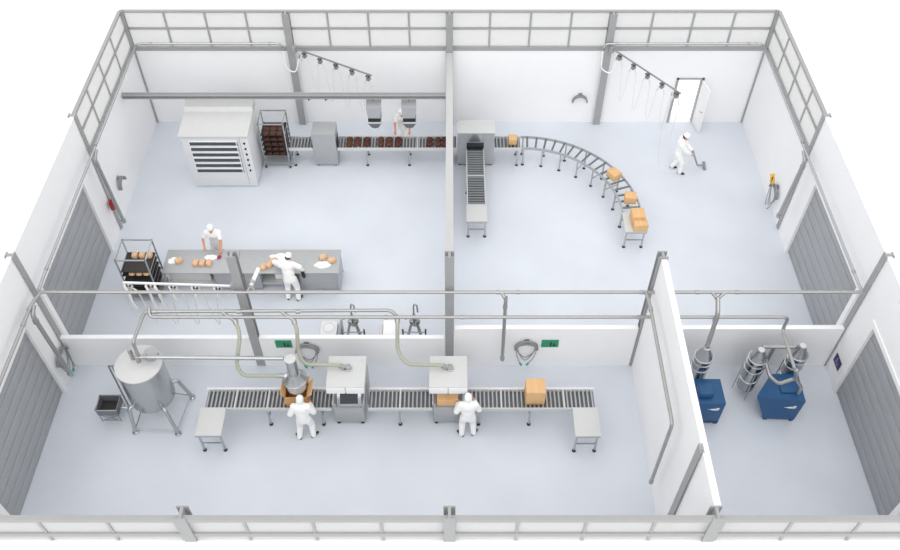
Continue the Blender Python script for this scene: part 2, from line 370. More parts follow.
# ------------------------------------------------------------------ swing booms with hose trolleys
def boom(L, label, thick=False):
    t = thing('swing_boom', label, 'hose boom')                     # along +x, pivot at the origin
    part(B().bar((0.02, 0, .04), (L, 0, .04), .045 if thick else .03, .055, .008), 'rail', 'white' if thick else 'pipe', t)
    part(B().box(-.02, .1, -.06, .06, -.12, .12, .01).cone((.02, 0, -.16), (.02, 0, .16), .035), 'pivot_bracket', 'frame', t)
    xs = [.42+i*(L-.55)/4 for i in range(5)]
    for i, x in enumerate(xs):
        tr_ = part(B().box(x-.06, x+.06, -.045, .045, -.07, .0, .012).lathe((x, -.05, -.13), [(.02, 0), (.065, .005), (.065, .095), (.02, .1)], 16, (0, 1, 0)), 'trolley', 'panel' if thick else 'holder', t)
        part(B().cone((x-.04, -.07, -.02), (x-.04, .07, -.02), .022, n=10).cone((x+.04, -.07, -.02), (x+.04, .07, -.02), .022, n=10), 'wheel', 'black', tr_)
        part(B().tube([(x-.15, 0, -.36), (x-.1, 0, -.2), (x, 0, -.15), (x+.1, 0, -.2), (x+.15, 0, -.36)], .02, 8, .05), 'saddle', 'thinhose', tr_)
        if thick:
            big = i > 2
            for s in ((.02, -.2) if i == 3 else (.0,)):
                part(B().tube([(x+s+.1, .02, -.02), (x+s+.08, .08, .02), (x+s, .16, -.1), (x+s-.03, .2, -.5 if big else -.22), (x+s-.06, .21, -.72 if big else -.3)], .032 if big else .022, 8, .1), 'hose_arch', 'thinhose', tr_)
    for i in range(4):
        a, b_ = xs[i]+.12, xs[i+1]-.12; pts = []
        for k in range(25):
            u = k/24; s = 2*u-1
            pts.append((a+(b_-a)*u+.03*math.sin(6*u), .03*math.sin(9*u+i), -.25-1.3*(1-abs(s)**2.6)))
        part(B().tube(pts, .015 if thick else .008, 6), 'hose_loop', 'thinhose', t)
    part(B().tube([(xs[4]+.12, 0, -.3), (xs[4]+.16, .02, -.9), (xs[4]+.08, .05, -1.5), (xs[4]+.22, .05, -2.1)], .008, 6, .3), 'hose_tail', 'thinhose', t)
    return t
bm0 = boom(2.92, 'swing boom with five hose trolleys on the rear wall above the chocolate cakes')
bm0.location = (-4.9, -.2, 3.08); bm0.rotation_euler = (0, 0, math.atan2(-1.4, 2.5))
dup(bm0, (5.06, -.2, 3.08), math.atan2(-2.2, 1.7), 'swing boom with five hose trolleys on the rear wall left of the white door')
bm1 = boom(2.75, 'white swing boom with pale hoses on the column in front of the tray trolley', True)
bm1.location = (-5.2, -9.78, 2.9); bm1.rotation_euler = (0, 0, math.atan2(.12, -2.9))
hose('white hose loop linking the rear wall pipe to the boom above the cakes', [(-5.2, -.26, 3.16), (-5.2, -.36, 2.45), (-4.9, -.4, 2.3), (-4.7, -.36, 2.95)], 'white', .022, .35)
hose('white hose loop linking the rear wall pipe to the boom by the white door', [(4.8, -.26, 3.16), (4.8, -.4, 2.45), (5.15, -.45, 2.3), (5.25, -.45, 2.95)], 'white', .022, .35)
pipe('short white pipe stub branching back from the long pipe above the worktables', [[(-4.72, YP+.2, ZP), (-4.62, -9.5, ZP)]], r=.05, mt='white', rings=[((-4.71, YP+.3, ZP), Y_)])

# ------------------------------------------------------------------ hose brackets on the walls
def holder(label, coil, tips=True, w=.29):
    t = thing('hose_bracket', label, 'hose bracket')      # local: on a wall in the plane y = 0, facing -y; origin at arc centre
    pts = [(w*math.cos(a), z) for a, z in [(PI*k/14, .24*math.sin(PI*k/14)) for k in range(15)]]
    b = B()
    pb = [V((x, -.02, z)) for x, z in pts]
    for k in range(14):
        p, q = pb[k], pb[k+1]; d = (q-p).normalized(); nrm = V((0, -1, 0))
        b.obox((p+q)/2+nrm*.06, d, nrm, d.cross(nrm), (q-p).length*1.15, .12, .04)
    part(b, 'saddle', 'holder', t)
    part(B().obox((0, -.012, .22), X_, Y_, Z_, .12, .022, .18, .004), 'wall_plate', 'holder', t)
    if coil:
        b = B()
        for k, (dw, dz) in enumerate(((.0, .0), (-.04, .08))):
            loop = []
            for i in range(40):
                a = 2*PI*i/40; s = math.sin(a)
                z = (.275+.03*k)*s if s > 0 else (.42+dz)*s
                loop.append((math.cos(a)*(w+dw-.03)*(1 if s > 0 else (1-.45*abs(s)**1.5)), -.06-.03*k, z))
            b.tube(loop, .013, 8, closed=True)
        c = part(b, 'hose_coil', 'greyhose', t)
        b = B(); b.tube([(-w+.02, -.1, 0), (-w*.75, -.12, -.35), (-.12, -.12, -.62)], .012, 8, .2); b.tube([(w-.02, -.1, 0), (w*.75, -.12, -.35), (.08, -.12, -.62)], .012, 8, .2)
        part(b, 'hose_ends', 'greyhose', t)
        if tips:
            part(B().cone((-.13, -.12, -.6), (-.09, -.12, -.68), .028), 'end_tip', 'teal', t); part(B().cone((.09, -.12, -.6), (.05, -.12, -.68), .028), 'end_tip', 'teal', t)
    return t
h = holder('grey hose bracket with coiled hose on the low wall right of the central column', True); h.location = (1.98, -10.075, .88)
dup(h, (-3.68, -10.075, .76), 0, 'grey hose bracket with coiled hose on the low wall left of the hooded machines')
dup(h, (-9.98, -10.42, .85), PI/2, 'grey hose bracket with coiled hose on the left wall beside the low wall')
dup(h, (9.98, -4.1, .6), -PI/2, 'hose bracket with coiled pale hose under the yellow sign')
h2 = holder('empty grey arched hose bracket on the rear wall left of the door', False, w=.24); h2.location = (4.34, -.01, .92)
dup(h2, (-9.98, -4.1, .95), PI/2, 'small grey hose bracket on the left wall behind the drop pipe')
for x, s in ((-4.68, 'left'), (-4.12, 'right')):
    t = thing('wall_hook', 'small dark hook on the rear wall behind the cabinet, %s one of two' % s, 'hook', (x, 0, 1.0))
    part(B().box(x-.05, x+.05, -.02, 0, .95, 1.07), 'plate', 'holder', t); part(B().tube([(x, -.02, 1.02), (x, -.12, 1.0), (x, -.14, 1.07)], .02, 8, .04), 'hook', 'black', t)

# ------------------------------------------------------------------ signs
def sign(label, c, ax, up, nrm, w, hgt, mt, marks, mmt, name='wall_sign', diamond=False):
    t = thing(name, label, 'sign', c); c = V(c); ax, up, nrm = V(ax), V(up), V(nrm)
    part(B().obox(c+nrm*.012, ax, nrm, up, w, .02, hgt, .004), 'plate', mt, t)
    b = B()
    for kind, u, v_, s1, s2 in marks:
        p = c+ax*u+up*v_+nrm*.024
        if kind == 'b': b.obox(p, ax, nrm, up, s1, .006, s2)
        else: b.cone(p-nrm*.003, p+nrm*.003, s1, n=16)
    part(b, 'symbol', mmt, t)
    return t
gm = [('b', .02, -.04, .045, .12), ('c', .02, .05, .024, 0), ('b', .11, -.06, .075, .075), ('b', .11, .015, .04, .02)]
sign('green safety sign on the low wall right of the coiled hose bracket', (2.585, -10.07, 1.0), X_, Z_, -Y_, .44, .3, 'green', gm, 'signdark')
sign('green safety sign on the low wall by the column in front of the worktable', (-4.27, -10.07, .98), X_, Z_, -Y_, .42, .3, 'green', gm, 'signdark')
sign('dark purple sign on the right wall between low wall and roller door', (10.0, -10.43, .68), -Y_, Z_, -X_, .36, .3, 'purple', [('b', -.03, 0, .05, .15), ('c', -.03, .1, .025, 0), ('b', .06, -.03, .06, .08)], 'palepurple')
t = thing('warning_sign', 'yellow warning sign on the right wall above the pale coiled hose', 'sign', (10, -3.57, .66))
b = B(); cy, cz = -3.57, .66
part(B().prism([(9.98, cy, cz+.24), (9.98, cy-.24, cz), (9.98, cy, cz-.24), (9.98, cy+.24, cz)], (.018, 0, 0)), 'plate', 'yellow', t)
part(B().box(9.972, 9.981, cy-.03, cy+.03, cz-.02, cz+.1).cone((9.972, cy, cz-.08), (9.981, cy, cz-.08), .03), 'symbol', 'black', t)

# ------------------------------------------------------------------ oven
o = thing('deck_oven', 'large white six deck bakery oven in the rear left corner', 'oven', (-7.05, -2.3, 0))
OX0, OX1, OY0, OY1 = -8.08, -6.08, -3.2, -1.68
part(B().box(OX0, OX1, OY0, OY1, .03, 2.04, .012), 'body', 'oven', o)
hx0, hx1 = OX0-.07, OX1+.03
prof = [(OY0-.05, 2.04), (OY0-.05, 2.1), (-2.12, 2.14), (-2.05, 2.27), (OY1, 2.3), (OY1, 2.04)]
part(B().prism([(hx0, y, z) for y, z in prof], (hx1-hx0, 0, 0)), 'hood', 'panel', o, angle=5)
for k in range(6):
    z = 1.80-.218*k
    dd = part(B().box(OX0+.2, -6.42, OY0-.03, OY0+.01, z-.095, z+.095, .01), 'oven_door', 'white', o)
    part(B().box(OX0+.23, -6.45, OY0-.036, OY0-.028, z-.062, z+.062), 'door_window', 'dark', dd)
    part(B().tube([(-6.4, OY0-.01, z-.07), (-6.4, OY0-.07, z-.05), (-6.4, OY0-.07, z+.05), (-6.4, OY0-.01, z+.07)], .012, 8, .03), 'door_handle', 'chrome', dd)
    part(B().cone((-6.2, OY0, z), (-6.2, OY0-.035, z), .03).cone((-6.2, OY0-.035, z), (-6.2, OY0-.045, z), .024), 'control_knob', 'black', o)
part(B().box(-6.335, -6.325, OY0-.004, OY0+.004, .1, 2.0), 'panel_seam', 'holder', o)
part(B().box(OX0+.05, OX1-.05, OY0+.05, OY1-.05, 0, .035), 'plinth', 'black', o)

# ------------------------------------------------------------------ trolleys
def trolley(x0, x1, y0, y1, zt, label, shelf_z):
    t = thing('tray_trolley', label, 'trolley', ((x0+x1)/2, (y0+y1)/2, 0))
    r = .016
    for x in (x0, x1):
        for y in (y0, y1):
            po = part(B().box(x-r, x+r, y-r, y+r, .12, zt), 'post', 'steel', t)
            part(B().cone((x-.02, y, .06), (x+.02, y, .06), .06, n=14), 'caster', 'black', po)
            part(B().box(x-.03, x+.03, y-.03, y+.03, .09, .13), 'caster_fork', 'steel', po)
    b = B()
    for z, nm_ in ((zt-r, 'top_frame'), (.2, 'bottom_frame')):
        b = B(); b.box(x0, x1, y0-r, y0+r, z-r, z+r).box(x0, x1, y1-r, y1+r, z-r, z+r).box(x0-r, x0+r, y0, y1, z-r, z+r).box(x1-r, x1+r, y0, y1, z-r, z+r)
        part(b, nm_, 'steel', t)
    part(B().box(x0, x1, y0, y1, .2, .22), 'bottom_shelf', 'satin', t)
    for z in shelf_z:
        for x, s in ((x0, 1), (x1, -1)):
            part(B().box(x, x+s*.035, y0, y1, z-.012, z-.004).box(x, x+s*.006, y0, y1, z-.012, z+.03), 'tray_runner', 'steel', t)
    return t
def baking_tray(x0, x1, y0, y1, z, label):
    b = B().box(x0, x1, y0, y1, z, z+.008).box(x0, x1, y0, y0+.012, z, z+.03).box(x0, x1, y1-.012, y1, z, z+.03).box(x0, x0+.012, y0, y1, z, z+.03).box(x1-.012, x1, y0, y1, z, z+.03)
    return solo(b, 'baking_tray', 'tray', label, 'tray', 'trays of the trolleys')
def loaf(c, sx, sy, sz, rz, mt, label, group=None, nm='bread_loaf'):
    rot = Matrix.Rotation(rz, 3, 'Z')
    bm = bmesh.new(); bmesh.ops.create_uvsphere(bm, u_segments=24, v_segments=14, radius=1)
    for v in bm.verts:
        p = v.co; e = .62
        p = V([math.copysign(abs(q)**e, q) for q in p]); p.z = max(p.z, -.35); p *= 1+.05*noise.noise(p*2.3+V(c)*3.1)
        v.co = (rot @ V((p.x*sx, p.y*sy, p.z*sz)))+V(c)+V((0, 0, sz*.35))
    b = B().bm(bm)
    return solo(b, nm, mt, label, 'bread', group, angle=80)
T1 = (-5.94, -5.16, -2.3, -1.62)
zs1 = (1.3, 1.1, .9, .7, .5)
trolley(*T1, 1.8, 'steel tray trolley full of dark brown loaves between oven and cabinet', zs1)
nth = ('topmost', 'second from top', 'middle', 'second from bottom', 'lowest')
for i, z in enumerate(zs1):
    baking_tray(T1[0]+.03, T1[1]-.03, T1[2]+.02, T1[3]-.02, z, 'black tray in the trolley beside the oven, %s' % nth[i])
    rows = 3 if i == 0 else 2
    for rr in range(rows):
        for cc in range(3):
            x = T1[0]+.17+cc*.22; y = T1[2]+.13+rr*.2
            loaf((x, y, z+.008), .1, .09, .045, 0, 'brownloaf', 'dark loaf on %s tray beside the oven, %s in %s row' % (nth[i], ('left', 'centre', 'right')[cc], ('front', 'second', 'back')[rr]), 'dark loaves on the trolley')
T2 = (-8.95, -8.14, -7.88, -7.12)
zs2 = (1.22, 1.06, .84, .62, .4)
trolley(*T2, 1.75, 'steel tray trolley with pale loaves at the left end of the worktables', zs2)
for i, z in enumerate(zs2):
    baking_tray(T2[0]+.03, T2[1]-.03, T2[2]+.02, T2[3]-.02, z, 'black tray in the trolley by the worktables, %s' % nth[i])
for cc in range(3):
    x = T2[0]+.26+cc*.2
    loaf((x, T2[3]-.14, 1.228), .085, .1, .085, 0, 'loaf', 'pale loaf on top tray of the worktable trolley, %s of three' % ('left', 'middle', 'right')[cc], 'pale loaves on the trolley')
    loaf((x, T2[2]+.11, 1.068), .085, .09, .07, 0, 'loaf', 'pale loaf on the second tray of the worktable trolley, %s of three' % ('left', 'middle', 'right')[cc], 'pale loaves on the trolley')
# ------------------------------------------------------------------ worktables
def worktable(x0, x1, label, closed):
    y0, y1, z = -7.56, -6.68, .85
    t = thing('steel_worktable', label, 'table', ((x0+x1)/2, (y0+y1)/2, 0))
    part(B().box(x0, x1, y0, y1, z-.04, z, .006), 'table_top', 'satin', t)
    part(B().box(x0+.05, x1-.05, y1-.06, y1-.04, .12, z-.04), 'back_panel', 'satin', t)
    part(B().box(x0+.05, x1-.05, y0+.1, y1-.06, .25, .27), 'lower_shelf', 'panel', t)
    for x in (x0+.04, x1-.04):
        if closed: part(B().box(x-.02, x+.02, y0+.05, y1-.04, .06, z-.04), 'side_panel', 'satin', t)
        for y in (y0+.05, y1-.06):
            l = part(B().box(x-.022, x+.022, y-.022, y+.022, .03, z-.04), 'leg', 'steel', t)
            part(B().cone((x, y, 0), (x, y, .04), .03), 'foot', 'black', l)
    return t
tb = worktable(-8.0, -5.95, 'left steel worktable with the chef in white hat behind it', False)
part(B().box(-7.9, -6.75, -7.35, -6.78, .27, .6, .01), 'shelf_bin', 'panel', tb)
part(B().box(-6.6, -6.02, -7.5, -6.78, .1, .8, .01), 'under_cabinet', 'door', tb)
tb = worktable(-5.94, -3.08, 'right steel worktable with the leaning worker in front of it', True)
part(B().box(-4.2, -3.14, -7.5, -6.78, .08, .8, .01), 'under_cabinet', 'satin', tb)
part(B().box(-4.95, -4.4, -7.3, -6.8, .27, .5, .03), 'shelf_tub', 'white', tb)
part(B().box(-5.75, -5.3, -7.5, -6.78, .1, .8, .01), 'drawer_unit', 'door', tb)
ZT = .853
for (x, y, r, l) in ((-7.6, -7.13, .6, 'pale loaf at the left end of the left worktable, beside flour'), (-7.1, -7.22, 1.4, 'pale loaf left of three on the left worktable'), (-6.92, -7.22, 1.5, 'pale loaf in the middle of three on the left worktable'), (-6.73, -7.22, 1.45, 'pale loaf right of three on the left worktable, before the chef'),
                     (-3.56, -7.0, .5, 'pale loaf behind the flour at the right end of the right worktable'), (-3.3, -7.12, .3, 'pale loaf nearest the right end of the right worktable'), (-5.19, -7.36, 1.5, 'pale loaf furthest left of three beside the leaning worker'), (-4.93, -7.14, .2, 'pale loaf furthest back of three beside the leaning worker'), (-5.03, -7.28, 1.2, 'pale loaf in the middle of three beside the leaning worker')):
    loaf((x, y, ZT), .115, .085, .085, r, 'loaf', l)
def flour(x, y, sx, sy, label):
    b = B(); N = 28; vs = [V((x, y, ZT+.035))]; fs = []
    for k in (1, 2, 3):
        for i in range(N):
            a = 2*PI*i/N; q = 1+.3*noise.noise(V((math.cos(a)*2+x, math.sin(a)*2+y, 1)))+.16*noise.noise(V((math.cos(a)*7+x, math.sin(a)*7, y)))
            vs.append(V((x+sx*q*k/3*math.cos(a), y+sy*q*k/3*math.sin(a), ZT+(.03, .014, 0)[k-1])))
    for i in range(N):
        j = (i+1) % N; fs.append([0, 1+i, 1+j])
        for k in (0, 1): fs.append([1+k*N+i, 1+(k+1)*N+i, 1+(k+1)*N+j, 1+k*N+j])
    return solo(b.add(vs, fs), 'flour_pile', 'flour', label, 'flour', angle=80)
flour(-7.78, -7.1, .14, .12, 'small pile of flour at the left end of the left worktable')
flour(-6.72, -6.98, .2, .1, 'streak of flour in front of the chef on the left worktable')
flour(-4.78, -6.98, .26, .16, 'large pile of flour behind the leaning worker')
flour(-3.56, -7.26, .24, .13, 'pile of flour at the right end of the right worktable')
solo(B().ball((-6.49, -6.98, ZT+.03), .07, .05, .03, 14, Matrix.Rotation(.9, 3, 'Z'), .2), 'dough_scraper', 'magenta', 'dark red cloth in the hand of the chef at the left worktable', 'cloth')

# ------------------------------------------------------------------ conveyors
def leg_pair(t, p, q, z, tie=True, r=.022):
    for c in (p, q):
        l = part(B().box(c[0]-r, c[0]+r, c[1]-r, c[1]+r, .04, z), 'leg', 'steel', t)
        part(B().lathe((c[0], c[1], 0), [(.05, 0), (.05, .02), (.025, .045)], 14), 'foot', 'black', l)
    if tie: part(B().bar((p[0], p[1], z*.45), (q[0], q[1], z*.45), .025, .03), 'cross_tie', 'steel', t)
def conveyor(x0, x1, y0, y1, z, legs, label, joints=(), pitch=.1, pan=True, guard=False, mt='roller', r=.027):
    t = thing('roller_conveyor', label, 'conveyor', ((x0+x1)/2, (y0+y1)/2, 0))
    part(B().box(x0, x1, y0-.03, y0, z-.11, z+.012, .004), 'side_rail', 'panel', t)
    part(B().box(x0, x1, y1, y1+.03, z-.11, z+(.06 if guard else .012), .004), 'side_rail', 'white' if guard else 'panel', t)
    n_ = int((x1-x0-.04)/pitch)
    for i in range(n_):
        x = x0+.02+(x1-x0-.04)*(i+.5)/n_
        part(B().cone((x, y0-.005, z-r), (x, y1+.005, z-r), r, n=14), 'roller', mt, t)
    if pan: part(B().box(x0+.01, x1-.01, y0, y1, z-.1, z-.09), 'gap_shade_sheet', 'pan', t)  # added dark sheet, its colour stands in for shade between the rollers
    for x in joints: part(B().box(x-.018, x+.018, y0-.035, y1+.035, z-.06, z+.016), 'joint_bar', 'panel', t)
    for x in legs: leg_pair(t, (x, y0+.01), (x, y1-.01), z-.1)
    return t
ZB = .75
conveyor(-5.14, -4.37, -2.2, -1.66, ZB, (-5.0,), 'short roller conveyor between tray trolley and grey cabinet')
conveyor(-3.58, .22, -2.2, -1.66, ZB, (-2.66, -1.3), 'roller conveyor carrying dark brown cakes behind the central wall', joints=(-2.92, -1.02))
conveyor(1.44, 2.28, -2.2, -1.66, ZB, (2.18,), 'short roller conveyor carrying the first carton, right of the inspection machine')
# take-off conveyor coming forward
t = thing('roller_conveyor', 'roller conveyor coming forward out of the inspection machine to a small table', 'conveyor', (.82, -3.6, 0))
for x in (.54, 1.08): part(B().box(x-.015, x+.015, -4.72, -2.24, .64, .765, .004), 'side_rail', 'panel', t)
for i in range(22):
    y = -4.68+i*.11; part(B().cone((.55, y, .722), (1.07, y, .722), .04, n=14), 'roller', 'darkroller', t)
part(B().box(.555, 1.065, -4.7, -2.26, .65, .66), 'gap_shade_sheet', 'pan', t)  # added sheet here too, painting the roller gaps as shaded
part(B().box(.53, 1.09, -3.52, -3.48, .69, .77), 'joint_bar', 'panel', t)
leg_pair(t, (.55, -3.5), (1.07, -3.5), .65)
def end_table(x0, x1, y0, y1, z, label, fx=(0, 0)):
    t = thing('packing_table', label, 'table', ((x0+x1)/2, (y0+y1)/2, 0))
    part(B().box(x0, x1, y0, y1, z-.03, z, .006), 'table_top', 'panel', t)
    part(B().box(x0+.01, x1-.01, y0+.005, y0+.03, z-.09, z-.03), 'apron', 'satin', t)
    for x in (x0+.06, x1-.06):
        for y in (y0+.08,):
            l = part(B().box(x-.022, x+.022, y-.022, y+.022, .04, z-.03), 'leg', 'steel', t)
            part(B().lathe((x, y, 0), [(.048, 0), (.048, .025), (.025, .05)], 14), 'foot', 'black', l)
    part(B().bar((x0+.06, y0+.08, z*.42), (x1-.06, y0+.08, z*.42), .03, .035), 'cross_tie', 'steel', t)
    for x in (x0+.06, x1-.06): part(B().cone((x-.03, y1-.01, z-.05), (x+.03, y1-.01, z-.05), .025), 'hinge', 'holder', t)
    return t
end_table(.5, 1.12, -5.45, -4.73, .74, 'pale packing table at the front end of the take-off conveyor')
end_table(5.13, 5.77, -5.88, -5.08, .74, 'pale packing table at the end of the curved conveyor, holding two cartons')
end_table(-6.1, -5.47, -12.68, -11.89, .84, 'pale packing table at the left end of the front conveyor')
end_table(3.01, 3.63, -12.7, -11.89, .84, 'pale packing table at the right end of the front conveyor')
# curved conveyor
t = thing('curved_conveyor', 'curved roller conveyor sweeping round to the packing table in the rear right hall', 'conveyor', (4.7, -3.0, 0))
cx, cy = 2.3, -5.04; Ro, Ri = 3.41, 2.86
def arc(R, a): return V((cx+R*math.sin(a), cy+R*math.cos(a), 0))
for R in (Ro, Ri):
    b = B(); N = 40
    for k in range(N):
        p, q = arc(R, PI/2*k/N), arc(R, PI/2*(k+1)/N)
        b.bar(p+Z_*(ZB-.04), q+Z_*(ZB-.04), .03, .09)
    part(b, 'side_rail', 'roller', t)
for k in range(17):
    a = PI/2*(k+.7)/17.4
    part(B().cone(arc(Ri, a)+Z_*(ZB-.045), arc(Ro, a)+Z_*(ZB-.045), .032, n=12), 'roller', 'darkroller', t)
for k in range(8):
    a = PI/2*(k+.12)/7.5 if k < 7 else PI/2*.985
    p, q = arc(Ri+.02, a), arc(Ro-.02, a); leg_pair(t, p, q, ZB-.08)
# front line
ZF = .8; YF0, YF1 = -11.88, -11.36
conveyor(-6.04, -2.9, YF0, YF1, ZF, (-4.5, -3.17), 'left length of the front roller conveyor, under the open carton', joints=(-5.28, -4.48, -3.5), guard=True)
conveyor(-2.0, -.42, YF0, YF1, ZF, (-1.24,), 'middle length of the front roller conveyor, between the two hooded machines', joints=(-1.22,), guard=True)
conveyor(.38, 3.6, YF0, YF1, ZF, (.73, 2.0), 'right length of the front roller conveyor, carrying the closed carton', joints=(1.28, 2.83), guard=True)
for t_ in ():
    pass

# ------------------------------------------------------------------ cakes
xs = (-3.2, -2.95, -2.64, -2.2, -1.93, -1.64, -.64, -.37, -.16)
ordn = ('first', 'second', 'third', 'fourth', 'fifth', 'sixth', 'seventh', 'eighth', 'ninth')
for i, x in enumerate(xs):
    for k, y in enumerate((-2.05, -1.83)):
        b = B().lathe((x, y, ZB+.001), [(.105, 0), (.11, .03), (.1, .065), (.06, .085), (.02, .09)], 22)
        for v in b.v: v.z = ZB+.001+(v.z-ZB-.001)*(1+.25*noise.noise(v*14))
        for q in range(5):
            a = q*1.26+x; b.ball((x+.055*math.cos(a), y+.055*math.sin(a), ZB+.085), .022, n=8)
        solo(b, 'round_cake', 'cakered' if i in (2, 5, 6, 8) else 'cakebrown', 'round dark brown cake on the rear conveyor, %s from left, %s row' % (ordn[i], ('front', 'back')[k]), 'cake', 'cakes on the rear conveyor', angle=80)

# ------------------------------------------------------------------ grey cabinet machine on the rear line
t = thing('tunnel_cabinet', 'grey steel tunnel cabinet on the rear line, right of the tray trolley', 'machine', (-3.97, -1.93, 0))
part(B().box(-4.35, -3.6, -2.24, -1.62, .06, 1.34, .015), 'housing', 'satin', t)
part(B().prism([(-3.598, -2.16, .58), (-3.598, -1.7, .58), (-3.598, -1.7, .98), (-3.598, -2.16, .98)], (.012, 0, 0)), 'outlet_flap', 'black', t)
part(B().prism([(-4.352, -2.16, .58), (-4.352, -1.7, .58), (-4.352, -1.7, .98), (-4.352, -2.16, .98)], (-.012, 0, 0)), 'inlet_flap', 'black', t)
for x in (-4.25, -3.7):
    for y in (-2.15, -1.7): part(B().cone((x, y, 0), (x, y, .07), .05), 'foot', 'black', t)
# ------------------------------------------------------------------ hanging depositors
def depositor(x, label):
    t = thing('hanging_depositor', label, 'machine', (x, -1.92, 1.3))
    y = -1.93
    part(B().hull8([(x-.19, y-.2, 1.86), (x+.19, y-.2, 1.86), (x+.19, y+.2, 1.86), (x-.19, y+.2, 1.86)], [(x-.23, y-.2, 2.3), (x+.23, y-.2, 2.3), (x+.23, y+.22, 2.42), (x-.23, y+.22, 2.42)]), 'hopper', 'satin', t)
    part(B().box(x-.195, x+.195, y-.215, y+.2, 1.75, 1.88, .008), 'dark_band', 'black', t)
    part(B().box(x-.2, x+.2, y-.225, y+.2, 1.69, 1.75), 'lower_collar', 'panel', t)
    part(B().hull8([(x-.1, y-.14, 1.46), (x+.1, y-.14, 1.46), (x+.1, y+.1, 1.46), (x-.1, y+.1, 1.46)], [(x-.205, y-.23, 1.69), (x+.205, y-.23, 1.69), (x+.205, y+.2, 1.69), (x-.205, y+.2, 1.69)]), 'funnel', 'darkroller', t)
    part(B().lathe((x, y-.03, 1.36), [(.03, 0), (.045, .02), (.05, .12)], 14), 'nozzle', 'steel', t)
    part(B().cone((x, y+.02, 2.38), (x, y+.02, 2.52), .022), 'hanger_rod', 'steel', t)
    part(B().box(x-.2, x+.2, y+.22, y+.26, 1.85, 2.36, .01), 'back_plate', 'steel', t)
    return t
depositor(-2.33, 'grey depositor hopper hanging from the beam, left of the two')
depositor(-1.25, 'grey depositor hopper hanging from the beam, right of the two, hiding a worker')
# ------------------------------------------------------------------ inspection machine in the rear right hall
t = thing('inspection_machine', 'steel inspection machine with an opening in front, right of the central wall', 'machine', (.83, -1.95, 0))
b = B(); x0, x1, y0, y1 = .26, 1.42, -2.22, -1.62
b.box(x0, .54, y0, y1, .08, 1.36).box(1.09, x1, y0, y1, .08, 1.36).box(.54, 1.09, y0, y1, .98, 1.36).box(.54, 1.09, y0, y1, .08, .6).box(.54, 1.09, y1-.03, y1, .6, .98)
part(b, 'housing', 'satin', t)
part(B().box(x0-.015, x1+.015, y0-.015, y1+.015, 1.36, 1.39, .005), 'top_cover', 'panel', t)
part(B().box(.6, 1.02, y0-.012, y0, 1.02, 1.33, .004), 'front_shutter', 'steel', t)
part(B().box(.55, 1.08, y0+.1, y1-.04, .6, .95).box(.55, 1.08, y0+.02, y0+.1, .86, .95), 'strip_curtain', 'black', t)
for i in range(7): part(B().box(.57+i*.072, .625+i*.072, y0+.012, y0+.018, .8, .96), 'curtain_strip', 'dark', t)
for x in (.34, 1.34):
    for y in (y0+.08, y1-.08): part(B().cone((x, y, 0), (x, y, .09), .045), 'foot', 'black', t)
# ------------------------------------------------------------------ cartons
def carton(c, sx, sy, sz, rz, label, z0):
    t = thing('carton', label, 'box', (c[0], c[1], z0))
    mt_ = Matrix.Translation((c[0], c[1], z0)) @ Matrix.Rotation(rz, 4, 'Z')
    part(B().box(-sx/2, sx/2, -sy/2, sy/2, 0, sz, .006, mt_), 'box_body', 'card', t)
    b = B().box(-.028, .028, -sy/2-.002, sy/2+.002, sz-.001, sz+.002, 0, mt_).box(-.028, .028, -sy/2-.002, -sy/2+.001, sz*.75, sz+.002, 0, mt_)
    part(b, 'tape', 'tape', t)
    return t
carton((2.02, -1.92), .26, .28, .2, 0, 'small carton at the start of the curved conveyor', ZB+.002)
carton((5.06, -3.56), .36, .3, .23, -.95, 'small carton furthest up the curved conveyor above the pair', ZB+.002)
carton((5.42, -4.6), .34, .3, .24, -.1, 'small carton next before the packing table on the curved conveyor', ZB+.002)
carton((5.52, -5.42), .38, .4, .33, .03, 'carton further back of two on the packing table', .743)
carton((5.56, -5.75), .4, .25, .25, .02, 'carton nearer the front of two on the packing table', .743)
carton((2.1, -11.58), .47, .42, .52, 0, 'closed carton alone on the right length of the front conveyor', ZF+.002)
# open carton under the filler
t = thing('open_carton', 'open carton with raised flaps under the steel filler head', 'box', (-3.78, -11.62, ZF))
x0, x1, y0, y1, z0, z1 = -4.0, -3.46, -11.84, -11.42, ZF+.002, 1.2; w = .012
part(B().box(x0, x1, y0+w, y1-w, z0, z0+w).box(x0, x1, y0, y0+w, z0, z1).box(x0, x1, y1-w, y1, z0, z1).box(x0, x0+w, y0+w, y1-w, z0+w, z1).box(x1-w, x1, y0+w, y1-w, z0+w, z1), 'box_body', 'carddark', t)
part(B().prism([(x0, y0, z1), (x0, y1, z1), (x0-.08, y1+.04, z1+.2), (x0-.08, y0-.04, z1+.2)], (w, 0, 0)), 'flap', 'card', t)
part(B().prism([(x1, y0, z1), (x1, y1, z1), (x1+.14, y1+.04, z1+.17), (x1+.14, y0-.04, z1+.17)], (-w, 0, 0)), 'flap', 'card', t)
part(B().prism([(x0, y1, z1), (x1, y1, z1), (x1+.03, y1+.1, z1+.15), (x0-.03, y1+.1, z1+.15)], (0, -w, 0)), 'flap', 'card', t)
part(B().prism([(x0, y0, z1), (x1, y0, z1), (x1+.02, y0-.05, z1-.2), (x0-.02, y0-.05, z1-.2)], (0, -w, 0)), 'flap', 'carddark', t)
